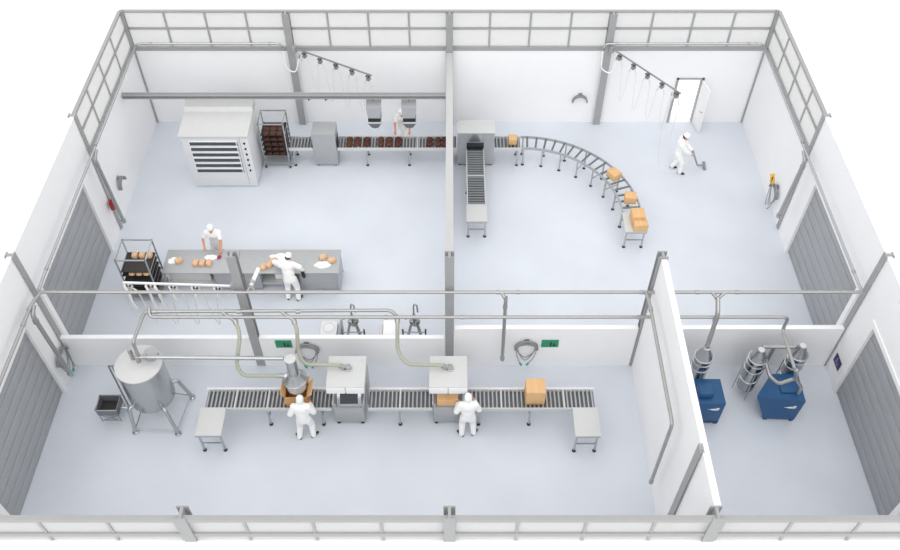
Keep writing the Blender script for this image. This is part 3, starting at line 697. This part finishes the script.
# filler head
t = thing('box_filler', 'steel cylindrical filler head above the open carton', 'machine', (-3.78, -11.5, 1.2)); fx, fy = -3.73, -11.54
part(B().cone((fx, fy, 1.75), (fx, fy+.0, 2.38), .13, n=28), 'upper_duct', 'steel', t)
part(B().lathe((fx, fy, 2.38), [(.135, 0), (.135, .02), (.11, .035)], 28), 'cap', 'panel', t)
part(B().lathe((fx, fy, 1.5), [(.25, 0), (.3, .03), (.3, .06), (.26, .1), (.2, .2), (.15, .28)], 32), 'collar', 'steel', t)
part(B().lathe((fx, fy, 1.2), [(.21, 0), (.235, .02), (.245, .3)], 32), 'skirt', 'panel', t)
part(B().cone((fx-.32, fy-.02, 1.7), (fx-.1, fy, 1.7), .05), 'hose_inlet', 'white', t)

# ------------------------------------------------------------------ hooded machines on the front line
def hooded(x, label, screen):
    t = thing('hooded_scanner', label, 'machine', (x, -11.5, 0))
    hx0, hx1, hy0, hy1 = x-.46, x+.46, -11.86, -10.95
    part(B().box(x-.37, x+.37, -11.86, -11.3, .1, .74, .012), 'base_cabinet', 'satin', t)
    for fx_ in (x-.3, x+.3):
        for fy_ in (-11.8, -11.38): part(B().cone((fx_, fy_, 0), (fx_, fy_, .11), .05), 'foot', 'black', t)
    for s in (-1, 1):
        part(B().box(x+s*.4, x+s*.46, -11.36, -10.98, .1, 1.45, .008), 'upright', 'satin', t)
        part(B().box(x+s*.30, x+s*.4, -11.84, -11.38, .74, .9, .012), 'side_guide', 'steel', t)
    part(B().box(x-.3, x+.3, -11.84, -11.36, .74, .78), 'slide_plate', 'roller', t)
    part(B().box(hx0, hx1, hy0, hy1, 1.44, 1.68, .01), 'hood', 'panel', t)
    for s in (-1, 1):
        part(B().box(x+(s*.235)-.22, x+(s*.235)+.22, hy0-.014, hy0, 1.42, 1.655, .004), 'hood_door', 'white', t)
    part(B().lathe((x+.04, -11.32, 1.68), [(.1, 0), (.1, .02), (.075, .03), (.075, .09)], 20), 'hose_socket', 'steel', t)
    if screen:
        mt_ = Matrix.Translation((x+.03, -11.76, .98)) @ Matrix.Rotation(-.75, 4, 'X')
        f_ = part(B().box(-.3, .3, -.02, .03, -.17, .2, .015, mt_), 'display', 'steel', t)
        part(B().box(-.22, .22, -.03, -.018, -.1, .17, 0, mt_), 'screen', 'screen', f_)
    return t
hooded(-2.49, 'white hooded machine with a dark screen, left of the pair on the front conveyor', True)
hooded(-.03, 'white hooded machine with a brown carton inside, right of the pair on the front conveyor', False)
carton((-.05, -11.64), .52, .36, .26, 0, 'brown carton inside the right hooded machine', .783)

# ------------------------------------------------------------------ tank
t = thing('process_tank', 'tall cylindrical steel tank on four legs in the front left hall', 'tank', (-7.46, -11.36, 0)); tx, ty = -7.4, -11.44
part(B().lathe((tx, ty, 0), [(.2, .5), (.42, .56), (.53, .67), (.545, .71), (.545, 2.02)], 48), 'vessel', 'steel', t)
part(B().lathe((tx, ty, 2.02), [(.56, 0), (.56, .03), (.545, .04)], 48), 'lid', 'panel', t)
part(B().cone((tx+.28, ty+.22, 2.05), (tx+.28, ty+.22, 2.2), .17, n=24), 'manhole', 'satin', t)
part(B().cone((-7.4, -11.38, 2.05), (-7.4, -11.38, 2.36), .055).cone((-7.55, -11.3, 2.05), (-7.55, -11.3, 2.44), .055), 'lid_fitting', 'pipe', t)
for a in (-135, -50, 35, 130):
    a = math.radians(a); c, s = math.cos(a), math.sin(a); fx_, fy_ = tx+.1, ty-.09
    l = part(B().tube([(tx+.46*c, ty+.46*s, .78), (tx+.66*c, ty+.66*s, .8), (fx_+.8*c, fy_+.8*s, .06)], .048, 12, .12), 'leg', 'steel', t)
    part(B().lathe((fx_+.8*c, fy_+.8*s, 0), [(.085, 0), (.085, .03), (.05, .06)], 18), 'foot', 'steel', l)
b = B(); F = [V((tx+.1+.78*math.cos(math.radians(a)), ty-.09+.78*math.sin(math.radians(a)), .12)) for a in (-135, -50, 35, 130)]
for i in range(4): b.tube([F[i], F[(i+1) % 4]], .014, 8)
part(b, 'brace', 'steel', t)
part(B().tube([(-8.2, -11.38, .02), (-8.46, -10.98, 1.3), (-7.9, -11.0, 1.3)], .022, 8, .03).tube([(-8.1, -11.35, .05), (-8.38, -10.98, 1.26)], .014, 8), 'side_rail', 'holder', t)
# bin cart
t = thing('tipping_bin', 'small dark open bin on a wire stand beside the tank', 'bin', (-8.58, -11.6, 0))
x0, x1, y0, y1, z0, z1 = -8.8, -8.28, -11.8, -11.36, .3, .55; w = .015
part(B().box(x0, x1, y0+w, y1-w, z0, z0+w).box(x0, x1, y0, y0+w, z0, z1).box(x0, x1, y1-w, y1, z0, z1).box(x0, x0+w, y0+w, y1-w, z0+w, z1).box(x1-w, x1, y0+w, y1-w, z0+w, z1), 'tub', ['pan'], t)
part(B().box(x0+w, x1-w, y0+w, y1-w, z0+w, z0+w+.006), 'tub_lining', 'tray', t)
b = B().tube([(x0-.01, y0-.01, z1), (x1+.01, y0-.01, z1), (x1+.01, y1+.01, z1), (x0-.01, y1+.01, z1)], .014, 8, closed=True)
part(b, 'rim', 'steel', t)
for x in (x0+.02, x1-.02):
    for y in (y0+.02, y1-.02): part(B().tube([(x, y, z0), (x, y, 0)], .013, 8), 'leg', 'steel', t)
part(B().tube([(x0+.02, y0+.02, .03), (x1-.02, y0+.02, .28)], .008, 6).tube([(x1-.02, y0+.02, .03), (x0+.02, y0+.02, .28)], .008, 6).tube([(x0+.02, y0+.02, .05), (x1-.02, y0+.02, .05)], .009, 6).tube([(x0+.02, y1-.02, .05), (x1-.02, y1-.02, .05)], .009, 6), 'wire_brace', 'steel', t)
part(B().tube([(x1, -11.6, .36), (-8.1, -11.6, .34)], .03, 8), 'drain_pipe', 'steel', t)

# ------------------------------------------------------------------ wash stands behind the low wall
def wash(x, label):
    t = thing('wash_stand', label, 'tap stand', (x, -9.35, 0)); y = -9.35
    part(B().tube([(x, y, .8), (x, y, 1.58), (x+.02, y-.0, 1.7), (x+.09, y-.03, 1.7), (x+.11, y-.03, 1.42)], .024, 10, .06), 'gooseneck', 'chrome', t)
    part(B().cone((x-.24, y-.05, 1.14), (x, y, 1.2), .022).cone((x, y, 1.2), (x+.1, y, 1.2), .02).cone((x, y, 1.12), (x, y, 1.28), .045), 'mixer_valve', 'chrome', t)
    part(B().lathe((x+.02, y, .78), [(.04, 0), (.09, .1), (.15, .2), (.155, .21), (.135, .2), (.08, .1)], 24), 'basin', 'steel', t)
    for s, m_ in ((-1, 'steel'), (1, 'holder')):
        l = part(B().bar((x+s*.26, y-.1, .0), (x+s*.06, y, .98), .05, .07), 'leg', m_, t)
    for s in (-1, 1): part(B().tube([(x+s*.3, y-.16, 0), (x+s*.3, y-.16, .84)], .022, 8), 'side_post', 'black', t)
    part(B().tube([(x-.3, y-.16, .72), (x+.3, y-.16, .72)], .018, 8), 'cross_bar', 'chrome', t)
    return t
wash(-2.55, 'chrome gooseneck tap on splayed steel legs behind the low wall, left of two')
wash(-.93, 'chrome gooseneck tap on splayed steel legs behind the low wall, right of two')
t = thing('wash_basin', 'rounded white wash basin behind the low wall, left of the taps', 'basin', (-3.14, -9.45, 0))
part(B().box(-3.42, -2.94, -9.72, -9.2, .62, .86, .09), 'counter', 'oven', t)
part(B().lathe((-3.18, -9.46, .84), [(.16, 0), (.17, .02), (.17, .026), (.15, .026), (.1, .012)], 30), 'bowl', 'panel', t)
part(B().cone((-3.18, -9.46, 0), (-3.18, -9.46, .63), .11), 'pedestal', 'white', t)
part(B().box(-2.9, -2.84, -9.7, -9.2, 0, .88, .01), 'dark_post', 'holder', t)
t = thing('white_cabinet', 'narrow white cabinet between the two chrome taps behind the low wall', 'cabinet', (-1.56, -9.45, 0))
part(B().box(-1.74, -1.36, -9.72, -9.24, .04, .9, .012), 'body', 'white', t); part(B().box(-1.74, -1.36, -9.73, -9.716, .1, .86, .004), 'front_door', 'panel', t)
part(B().box(-1.84, -1.76, -9.66, -9.3, 0, .8, .01), 'waste_panel', 'panel', t)
for x in (-1.7, -1.4): part(B().cone((x, -9.5, 0), (x, -9.5, .05), .025), 'foot', 'black', t)

# ------------------------------------------------------------------ blue vacuum units
def logo(t, cx_, cy_, cz_, s):
    b = B(); y = cy_
    b.prism([(cx_-.14*s, y, cz_-.012*s), (cx_+.06*s, y, cz_-.03*s), (cx_+.08*s, y, cz_+.02*s), (cx_-.02*s, y, cz_+.018*s)], (0, -.006, 0))
    b.cone((cx_+.11*s, y, cz_+.015*s), (cx_+.11*s, y-.006, cz_+.015*s), .042*s, n=20)
    b.prism([(cx_-.06*s, y, cz_-.03*s), (cx_+.14*s, y, cz_-.045*s), (cx_+.13*s, y, cz_-.06*s), (cx_-.05*s, y, cz_-.045*s)], (0, -.006, 0))
    part(b, 'logo', 'white', t)
t = thing('vacuum_unit', 'smaller blue vacuum unit with a box on top, beside the tall partition', 'vacuum unit', (6.42, -11.5, 0))
part(B().box(6.08, 6.76, -11.87, -11.14, .07, .97, .02), 'housing', 'blue', t)
part(B().box(6.1, 6.46, -11.74, -11.4, .97, 1.2, .05), 'motor_cover', 'blue', t)
for x in (6.14, 6.7):
    for y in (-11.8, -11.2): part(B().box(x-.05, x+.05, y-.05, y+.05, 0, .08), 'foot', 'darkblue', t)
part(B().box(6.085, 6.755, -11.874, -11.868, .1, .14), 'base_strip', 'darkblue', t)
logo(t, 6.5, -11.872, .72, .95)
t = thing('vacuum_unit', 'larger blue vacuum unit with a pipe manifold on top, by the two cyclones', 'vacuum unit', (8.2, -11.4, 0))
part(B().hull8([(7.93, -11.74, .07), (8.7, -11.78, .07), (8.7, -11.02, .07), (8.02, -11.02, .07)], [(7.55, -11.66, .98), (8.72, -11.8, .96), (8.72, -11.02, 1.0), (8.04, -11.02, 1.0)]), 'housing', 'blue', t)
part(B().box(8.16, 8.62, -11.58, -11.14, .985, 1.02, .012), 'top_plate', 'blue', t)
for x, y in ((8.0, -11.68), (8.64, -11.72), (8.1, -11.1), (8.64, -11.1)): part(B().box(x-.05, x+.05, y-.05, y+.05, 0, .08), 'foot', 'darkblue', t)
logo(t, 8.42, -11.79, .68, 1.0)
def cyclone(x, y, label):
    t = thing('cyclone_separator', label, 'separator', (x, y, 0)); r = .215
    part(B().lathe((x, y, .26), [(.14, 0), (r, .05), (r, .44)], 30), 'dust_bin', 'chrome', t)
    part(B().lathe((x, y, .72), [(r*.96, 0), (r*.96, .4)], 30), 'lower_drum', 'steel', t)
    part(B().lathe((x, y, 1.14), [(r, 0), (r, .38)], 30), 'upper_drum', 'chrome', t)
    for z in (.7, 1.12, 1.36, 1.52): part(B().lathe((x, y, z-.025), [(r+.005, 0), (r+.025, .01), (r+.025, .04), (r+.005, .05)], 30), 'clamp_band', 'steel', t)
    part(B().lathe((x, y, 1.54), [(r, 0), (.09, .3), (.09, .32)], 30), 'cone', 'steel', t)
    part(B().lathe((x, y, 1.86), [(.08, 0), (.08, .02), (.06, .035)], 24), 'top_cap', 'panel', t)
    for k in range(3):
        a = 2*PI*k/3+.5; part(B().tube([(x+(r+.03)*math.cos(a), y+(r+.03)*math.sin(a), 1.15), (x+(r+.05)*math.cos(a), y+(r+.05)*math.sin(a), 0)], .014, 8), 'leg', 'steel', t)
    return t
cyclone(6.28, -10.85, 'steel cyclone separator behind the smaller blue unit')
cyclone(7.6, -10.9, 'steel cyclone separator left of the larger blue unit')
cyclone(8.64, -10.78, 'steel cyclone separator behind the larger blue unit')
drop('grey drop pipe from the long pipe to the cyclone behind the smaller blue unit', (6.33, YP-.1, ZP-.06), (6.28, -10.83, 1.89), (0, -.3, -.25))
pipe('pipe manifold linking the two cyclones above the larger blue unit', [[(7.75, -11.05, 1.55), (7.86, -11.3, 1.3), (8.0, -11.55, 1.35), (8.34, -11.55, 1.6), (8.1, -11.74, 2.24)], [(8.34, -11.55, 1.6), (8.55, -11.62, 1.3), (8.55, -11.62, 1.05)], [(7.7, -10.72, 1.74), (8.5, -10.72, 1.74)], [(8.0, -10.7, 1.74), (7.93, -10.72, .1)]], r=.048, bend=.1)

# ------------------------------------------------------------------ people
DG = bpy.context.evaluated_depsgraph_get
def remesh(b, vox, smooth=4):
    me = bpy.data.meshes.new('tmp'); me.from_pydata(b.v, [], b.f)
    ob = bpy.data.objects.new('tmp', me); C.objects.link(ob)
    m1 = ob.modifiers.new('r', 'REMESH'); m1.mode = 'VOXEL'; m1.voxel_size = vox
    m2 = ob.modifiers.new('s', 'SMOOTH'); m2.factor = .5; m2.iterations = smooth
    bpy.context.view_layer.update()
    ev = ob.evaluated_get(DG()); r = bpy.data.meshes.new_from_object(ev)
    out = ([v.co.copy() for v in r.vertices], [list(p.vertices) for p in r.polygons])
    bpy.data.objects.remove(ob); bpy.data.meshes.remove(me); bpy.data.meshes.remove(r)
    return out
def cap(b, p, q, r0, r1, n=14):
    p, q = V(p), V(q)
    b.ball(p, r0, n=n); b.ball(q, r1, n=n)
    if (q-p).length > 1e-4: b.cone(p, q, r0, r1, n)
def ik(a, c, l0, l1, pole):
    a, c = V(a), V(c); d = c-a; L = d.length
    if L > (l0+l1)*.985: c = a+d.normalized()*(l0+l1)*.985; d = c-a; L = d.length
    x = (l0*l0-l1*l1+L*L)/(2*L); h_ = math.sqrt(max(0, l0*l0-x*x)); u = d.normalized()
    pv = V(pole)-u*V(pole).dot(u)
    return a+u*x+pv.normalized()*h_, c
def hand(b, wrist, d, palm, side, curl=.5):
    """wrist point, direction of the fingers, palm normal, +1/-1 thumb side"""
    d = d.normalized(); palm = (palm-d*palm.dot(d)).normalized(); s = d.cross(palm)*side
    for k in range(4):
        u = (k-1.5)*.0165
        cap(b, wrist+s*u*.6, wrist+d*.062+s*u, .0125, .0105, 8)
        L = (.052, .06, .056, .044)[3-k]
        p = wrist+d*.066+s*u*1.05; ang = 0
        for j in range(3):
            ang += curl*(.55+.25*j); q = p+(d*math.cos(ang)+palm*math.sin(ang))*L*(.44, .32, .26)[j]
            cap(b, p, q, .0088-.0008*j, .008-.0008*j, 8); p = q
    p = wrist+d*.018+s*.026; q = p+(d*.7+s*.62+palm*.25).normalized()*.032; cap(b, p, q, .0105, .0095, 8)
    q2 = q+(d*.9+s*.1+palm*.5).normalized()*.028; cap(b, q, q2, .0092, .0075, 8)
def person(label, loc, rz, P):
    """local frame: the person looks along +y, left hand at -x; P holds joint targets in that frame"""
    t = bpy.data.objects
    pel = V(P.get('pel', (0, 0, .78))); che = V(P['che']); nek = V(P['nek']); hd = V(P['head'])
    fw = V(P.get('look', (0, 1, 0))).normalized()
    upt = (che-pel).normalized()
    sx = V(P.get('sx', (1, 0, 0))).normalized()
    LS, RS = che-sx*.165+upt*.0, che+sx*.165+upt*.0
    short = P.get('short', False)
    bulk = P.get('bulk', .012); body = B(); top = B(); legs = B(); shoes = []; hands = B()
    # trunk
    up_head = (hd-nek).normalized()
    for b, g_ in ((body, 0.), (top, .02+bulk)):
        cap(b, pel+V((0, 0, -.0)), pel+(che-pel)*.5, .115+g_, .115+g_)
        rotm = Matrix((sx, upt.cross(sx), upt)).transposed()
        b.ball(pel+upt*.02, .155+g_, .11+g_, .11+g_, 18, rotm)
        b.ball(pel+(che-pel)*.5, .14+g_, .105+g_, .2, 18, rotm)
        b.ball(che-upt*.05, .165+g_, .115+g_, .17, 18, rotm)
        cap(b, LS, RS, .062+g_, .062+g_)
        cap(b, che+upt*.02, nek, .07+g_, .05+g_*.6)
    cap(body, nek-up_head*.02, hd-up_head*.02, .05, .052)
    # head
    rgt = fw.cross(up_head).normalized(); f2 = up_head.cross(rgt).normalized()
    hm = Matrix((rgt, f2, up_head)).transposed()
    hb = B()
    hb.ball(hd+up_head*.025, .078, .095, .095, 20, hm); hb.ball(hd+f2*.022-up_head*.045, .058, .068, .065, 18, hm)
    cap(hb, hd+f2*.088+up_head*.005, hd+f2*.104-up_head*.02, .011, .016, 10)
    hb.ball(hd+f2*.078-up_head*.095, .026, .022, .02, 10, hm)
    for s in (-1, 1): hb.ball(hd+rgt*s*.08-up_head*.0, .012, .022, .032, 10, hm)
    cap(hb, nek, hd-up_head*.03, .045, .05)
    # arms
    for s, S_, key in ((-1, LS, 'lh'), (1, RS, 'rh')):
        H = V(P[key]); E_, H = ik(S_, H, .265, .245, V(P.get(key+'p', (s*.8, -.5, -.4))))
        cap(body, S_, E_, .052, .04); cap(body, E_, H, .04, .027)
        if short:
            cap(top, S_, S_+(E_-S_)*.62, .074, .07)
        else:
            cap(top, S_, E_, .074+bulk, .064+bulk); cap(top, E_, E_+(H-E_)*.9, .064+bulk, .046+bulk*.5)
        fd = V(P.get(key+'d', (H-E_)))
        hand(hands, H+(H-E_).normalized()*.0, fd, V(P.get(key+'n', (0, 0, -1))), -s, P.get('curl', .55))
        cap(hands, H-(H-E_).normalized()*.05, H+fd.normalized()*.012, .028, .024, 10)
    # legs
    for s, key in ((-1, 'lf'), (1, 'rf')):
        hip = pel+sx*s*.085-V((0, 0, .03)); F_ = V(P[key]); A = F_+V((0, 0, .075))
        kd = V(P.get(key+'p', (s*.08, 1, 0))); K, A = ik(hip, A, .365, .345, kd)
        cap(body, hip, K, .085, .055); cap(body, K, A, .055, .034)
        cap(legs, hip, K, .108+bulk*.5, .082+bulk*.5); cap(legs, K, A-V((0, 0, .01)), .082+bulk*.5, .068)
        td = V(P.get(key+'d', (s*.12, 1, 0))).normalized(); g0 = A.z-.075
        sb = B(); base = V((A.x, A.y, g0))
        cap(sb, base-td*.035+V((0, 0, .04)), base+td*.05+V((0, 0, .036)), .042, .04); cap(sb, base+td*.05+V((0, 0, .036)), base+td*.135+V((0, 0, .028)), .042, .032)
        for v in sb.v: v.z = max(v.z, g0+.002)
        shoes.append(sb); cap(body, A, base+td*.08+V((0, 0, .03)), .032, .026)
    cap(legs, pel-sx*.06, pel+sx*.06, .13, .13); cap(legs, pel, pel+upt*.06, .13, .13)
    bb = B()
    vs, fs = remesh(body, .014); bb.add(vs, fs)
    vs, fs = remesh(hb, .009, 2); bb.add(vs, fs)
    vs, fs = remesh(hands, .0055, 1); bb.add(vs, fs)
    bb.cur = 1
    for s in (-1, 1): bb.ball(hd+f2*.086+rgt*s*.03+up_head*.018, .0095, n=8)
    bb.cur = 2
    bb.ball(hd+f2*.085-up_head*.055, .026, .012, .008, 10, hm)
    root = bpy.data.objects.new('person', bb.mesh('person', ['skin', 'eye', 'lip'], (0, 0, 0), 80)); C.objects.link(root)
    ORG[root.name] = V((0, 0, 0)); tag(root, label, 'person')
    vs, fs = remesh(top, .014); part(B().add(vs, fs), P.get('topname', 'jacket'), P.get('topmat', 'cloth'), root, angle=80)
    vs, fs = remesh(legs, .014); part(B().add(vs, fs), 'trousers', 'cloth', root, angle=80)
    for sb in shoes:
        vs, fs = remesh(sb, .012, 2); part(B().add(vs, fs), 'shoe', 'shoe', root, angle=80)
    # cap and hair
    cb = B(); cb.ball(hd+up_head*.045-f2*.008, .09, .108, .09, 20, hm, 0, -.25)
    if P.get('hood'): cb.ball(hd-up_head*.0-f2*.02, .093, .1, .115, 20, hm); cap(cb, hd-f2*.02-up_head*.05, nek-f2*.01, .08, .075)
    else: cb.ball(hd+up_head*.105-f2*.015, .082, .095, .045, 18, hm)
    vs, fs = remesh(cb, .011, 3)
    if P.get('hood'):    # keep the face free
        keep = [i for i, v in enumerate(vs) if not ((v-hd).dot(f2) > .045 and (v-hd).dot(up_head) < .05)]
        ix = {a: i for i, a in enumerate(keep)}; vs = [vs[i] for i in keep]; fs = [[ix[i] for i in f] for f in fs if all(i in ix for i in f)]
    part(B().add(vs, fs), 'hood' if P.get('hood') else 'cap', 'cloth', root, angle=80)
    if not P.get('hood'):
        hbk = B(); hbk.ball(hd-f2*.022+up_head*.0, .083, .083, .075, 18, hm, .05)
        part(hbk, 'hair', 'hair', root, angle=80)
    if P.get('apron'):
        rotm = Matrix((sx, upt.cross(sx), upt)).transposed()
        ab = B(); m_ = pel+(che-pel)*.4; N = 10
        vs = []; fs = []
        for j in range(9):
            v_ = -.42+.75*j/8
            wdt = .17 if v_ < .1 else .17-.06*(v_-.1)/.23
            for i in range(N+1):
                u = -1+2*i/N; x = math.sin(u*1.1)*wdt; y = .15*math.cos(u*1.1)+.012
                p = pel+sx*x+(upt if v_ > 0 else Z_)*v_+(upt.cross(sx) if v_ > 0 else Y_)*y
                vs.append(p)
        for j in range(8):
            for i in range(N): fs.append([j*(N+1)+i, j*(N+1)+i+1, (j+1)*(N+1)+i+1, (j+1)*(N+1)+i])
        for f in list(fs): fs.append([i+len(vs) for i in f[::-1]])
        back = [p+(p-pel).normalized()*.008 for p in vs]
        part(B().add(vs+back, fs), 'apron', 'apron', root, angle=80)
    root.location = loc; root.rotation_euler = (0, 0, rz)
    return root
# worker at the box filler, back to the camera
person('person in white hooded overalls seen from behind, at the open carton', (-3.56, -12.2, 0), 0.0,
       dict(pel=(0, .04, .76), che=(-.02, .1, 1.2), nek=(-.02, .14, 1.3), head=(-.02, .17, 1.4), look=(0, 1, -.5), hood=True,
            lh=(-.25, .28, .99), rh=(.16, .32, 1.02), lhp=(-.4, -.55, -.75), rhp=(.5, -.55, -.6), lf=(-.17, -.06, 0), rf=(.17, -.01, 0), lfd=(-.9, 1, 0), rfd=(.9, 1, 0), topname='overall_top'))
person('person in white hooded overalls seen from behind, at the right hooded machine', (.45, -12.12, 0), 0.0,
       dict(pel=(0, .02, .76), che=(0, .06, 1.22), nek=(0, .1, 1.32), head=(0, .13, 1.42), look=(0, 1, -.5), hood=True,
            lh=(-.24, .26, 1.0), rh=(.16, .3, 1.02), lhp=(-.4, -.55, -.7), rhp=(.5, -.55, -.6), lf=(-.15, -.06, 0), rf=(.15, -.03, 0), lfd=(-.9, 1, 0), rfd=(.8, 1, 0), topname='overall_top'))
person('person in white chef clothes and cap facing forward behind the left worktable', (-6.72, -6.28, 0), PI,
       dict(pel=(0, -.02, .76), che=(0, .08, 1.22), nek=(0, .11, 1.33), head=(.0, .14, 1.43), look=(0, 1, -.45), short=True, apron=True,
            lh=(-.24, .5, .92), rh=(.24, .36, .9), lhp=(-.6, -.6, -.3), rhp=(.7, -.6, -.3), lf=(-.12, 0, 0), rf=(.12, 0, 0)))
person('person in white clothes leaning over the right worktable, black glove held out', (-4.42, -7.74, 0), 0.0,
       dict(pel=(0, .04, .76), che=(-.08, .26, 1.12), nek=(-.05, .34, 1.2), head=(-.02, .38, 1.29), look=(.5, 1, -.7), sx=(1, .05, 0),
            lh=(-.24, .5, .93), rh=(.36, .2, .95), lhp=(-.6, -.2, .3), rhp=(.8, -.5, .1), lf=(-.14, -.04, 0), rf=(.16, -.08, 0), rfd=(.7, 1, 0), rhd=(.1, .3, 1), rhn=(-1, 0, 0)))
solo(B().box(-4.12, -4.02, -7.6, -7.54, .72, .95, .02).ball((-4.06, -7.57, .72), .05, .03, .07, 12), 'black_pouch', 'black', 'black pouch hanging at the right hand of the leaning worker', 'pouch')
person('person in white short sleeves behind the hanging depositor at the cake conveyor', (-1.52, -1.12, 0), PI,
       dict(pel=(0, -.02, .76), che=(0, .06, 1.2), nek=(0, .1, 1.3), head=(.03, .15, 1.4), look=(0, 1, -.6), short=True, apron=True,
            lh=(-.24, .54, .84), rh=(.24, .54, .84), lhp=(-1, -.2, .1), rhp=(1, -.2, .1), lf=(-.11, 0, 0), rf=(.11, 0, 0)))
person('person in white overalls and cap walking with a floor nozzle near the rear door', (7.33, -2.46, 0), math.radians(-100),
       dict(pel=(-.02, -.06, .77), che=(0, -.05, 1.22), nek=(0, -.02, 1.32), head=(0, .03, 1.42), look=(0, 1, -.6),
            lh=(.0, .34, .9), rh=(.1, .3, .84), lhp=(-.8, -.6, -.2), rhp=(.8, -.6, -.2), lf=(-.14, -.14, 0), rf=(.12, .1, 0), lfd=(0, 1, 0), rfd=(.1, 1, 0), topname='overall_top'))
t = thing('floor_nozzle', 'grey vacuum wand and floor nozzle held by the walking worker', 'vacuum tool', (8.2, -2.3, 0))
part(B().tube([(7.66, -2.55, .92), (7.85, -2.52, .5), (8.0, -2.38, .16), (8.2, -2.27, .08)], .03, 10, .15), 'wand', 'greyhose', t)
part(B().obox((8.27, -2.26, .045), V((.1, 1, 0)).normalized(), V((-1, .1, 0)).normalized(), Z_, .36, .09, .07, .02), 'nozzle_head', 'holder', t)
hose('thin pale hose hanging from the boom to the worker with the floor nozzle', [(6.72, -2.05, 2.8), (6.6, -2.2, 1.5), (6.7, -2.4, .2), (7.0, -2.7, .1), (7.45, -2.75, .5), (7.64, -2.56, .92)], 'thinhose', .01, .5)

# ------------------------------------------------------------------ light, world, camera
w = bpy.data.worlds.new('World'); SC.world = w; w.use_nodes = True
w.node_tree.nodes['Background'].inputs[0].default_value = (1, 1, 1, 1); w.node_tree.nodes['Background'].inputs[1].default_value = 1.22
sl = bpy.data.lights.new('sun', 'SUN'); sl.energy = .75; sl.angle = math.radians(60); sl.color = (1, .995, .98)
so = bpy.data.objects.new('sun', sl); C.objects.link(so); so.rotation_euler = (math.radians(46), 0, math.radians(-8)); so.location = (0, -8, 12)
cd = bpy.data.cameras.new('camera'); co = bpy.data.objects.new('camera', cd); C.objects.link(co)
cd.sensor_width = 36; cd.lens = 863/900*36; cd.clip_end = 300
th = math.atan2(1006, 863)
co.location = (0, -23.2, 19); co.rotation_euler = (PI/2-th, 0, 0); cd.shift_x = .5/900
SC.camera = co
# bring the plan to metres
for me in bpy.data.meshes: me.transform(Matrix.Scale(SCALE, 4))
for ob in bpy.data.objects: ob.location = ob.location*SCALE
vs_ = SC.view_settings; vs_.view_transform = 'Standard'; vs_.look = 'None'; vs_.gamma = 1; vs_.use_curve_mapping = False; vs_.exposure = 0
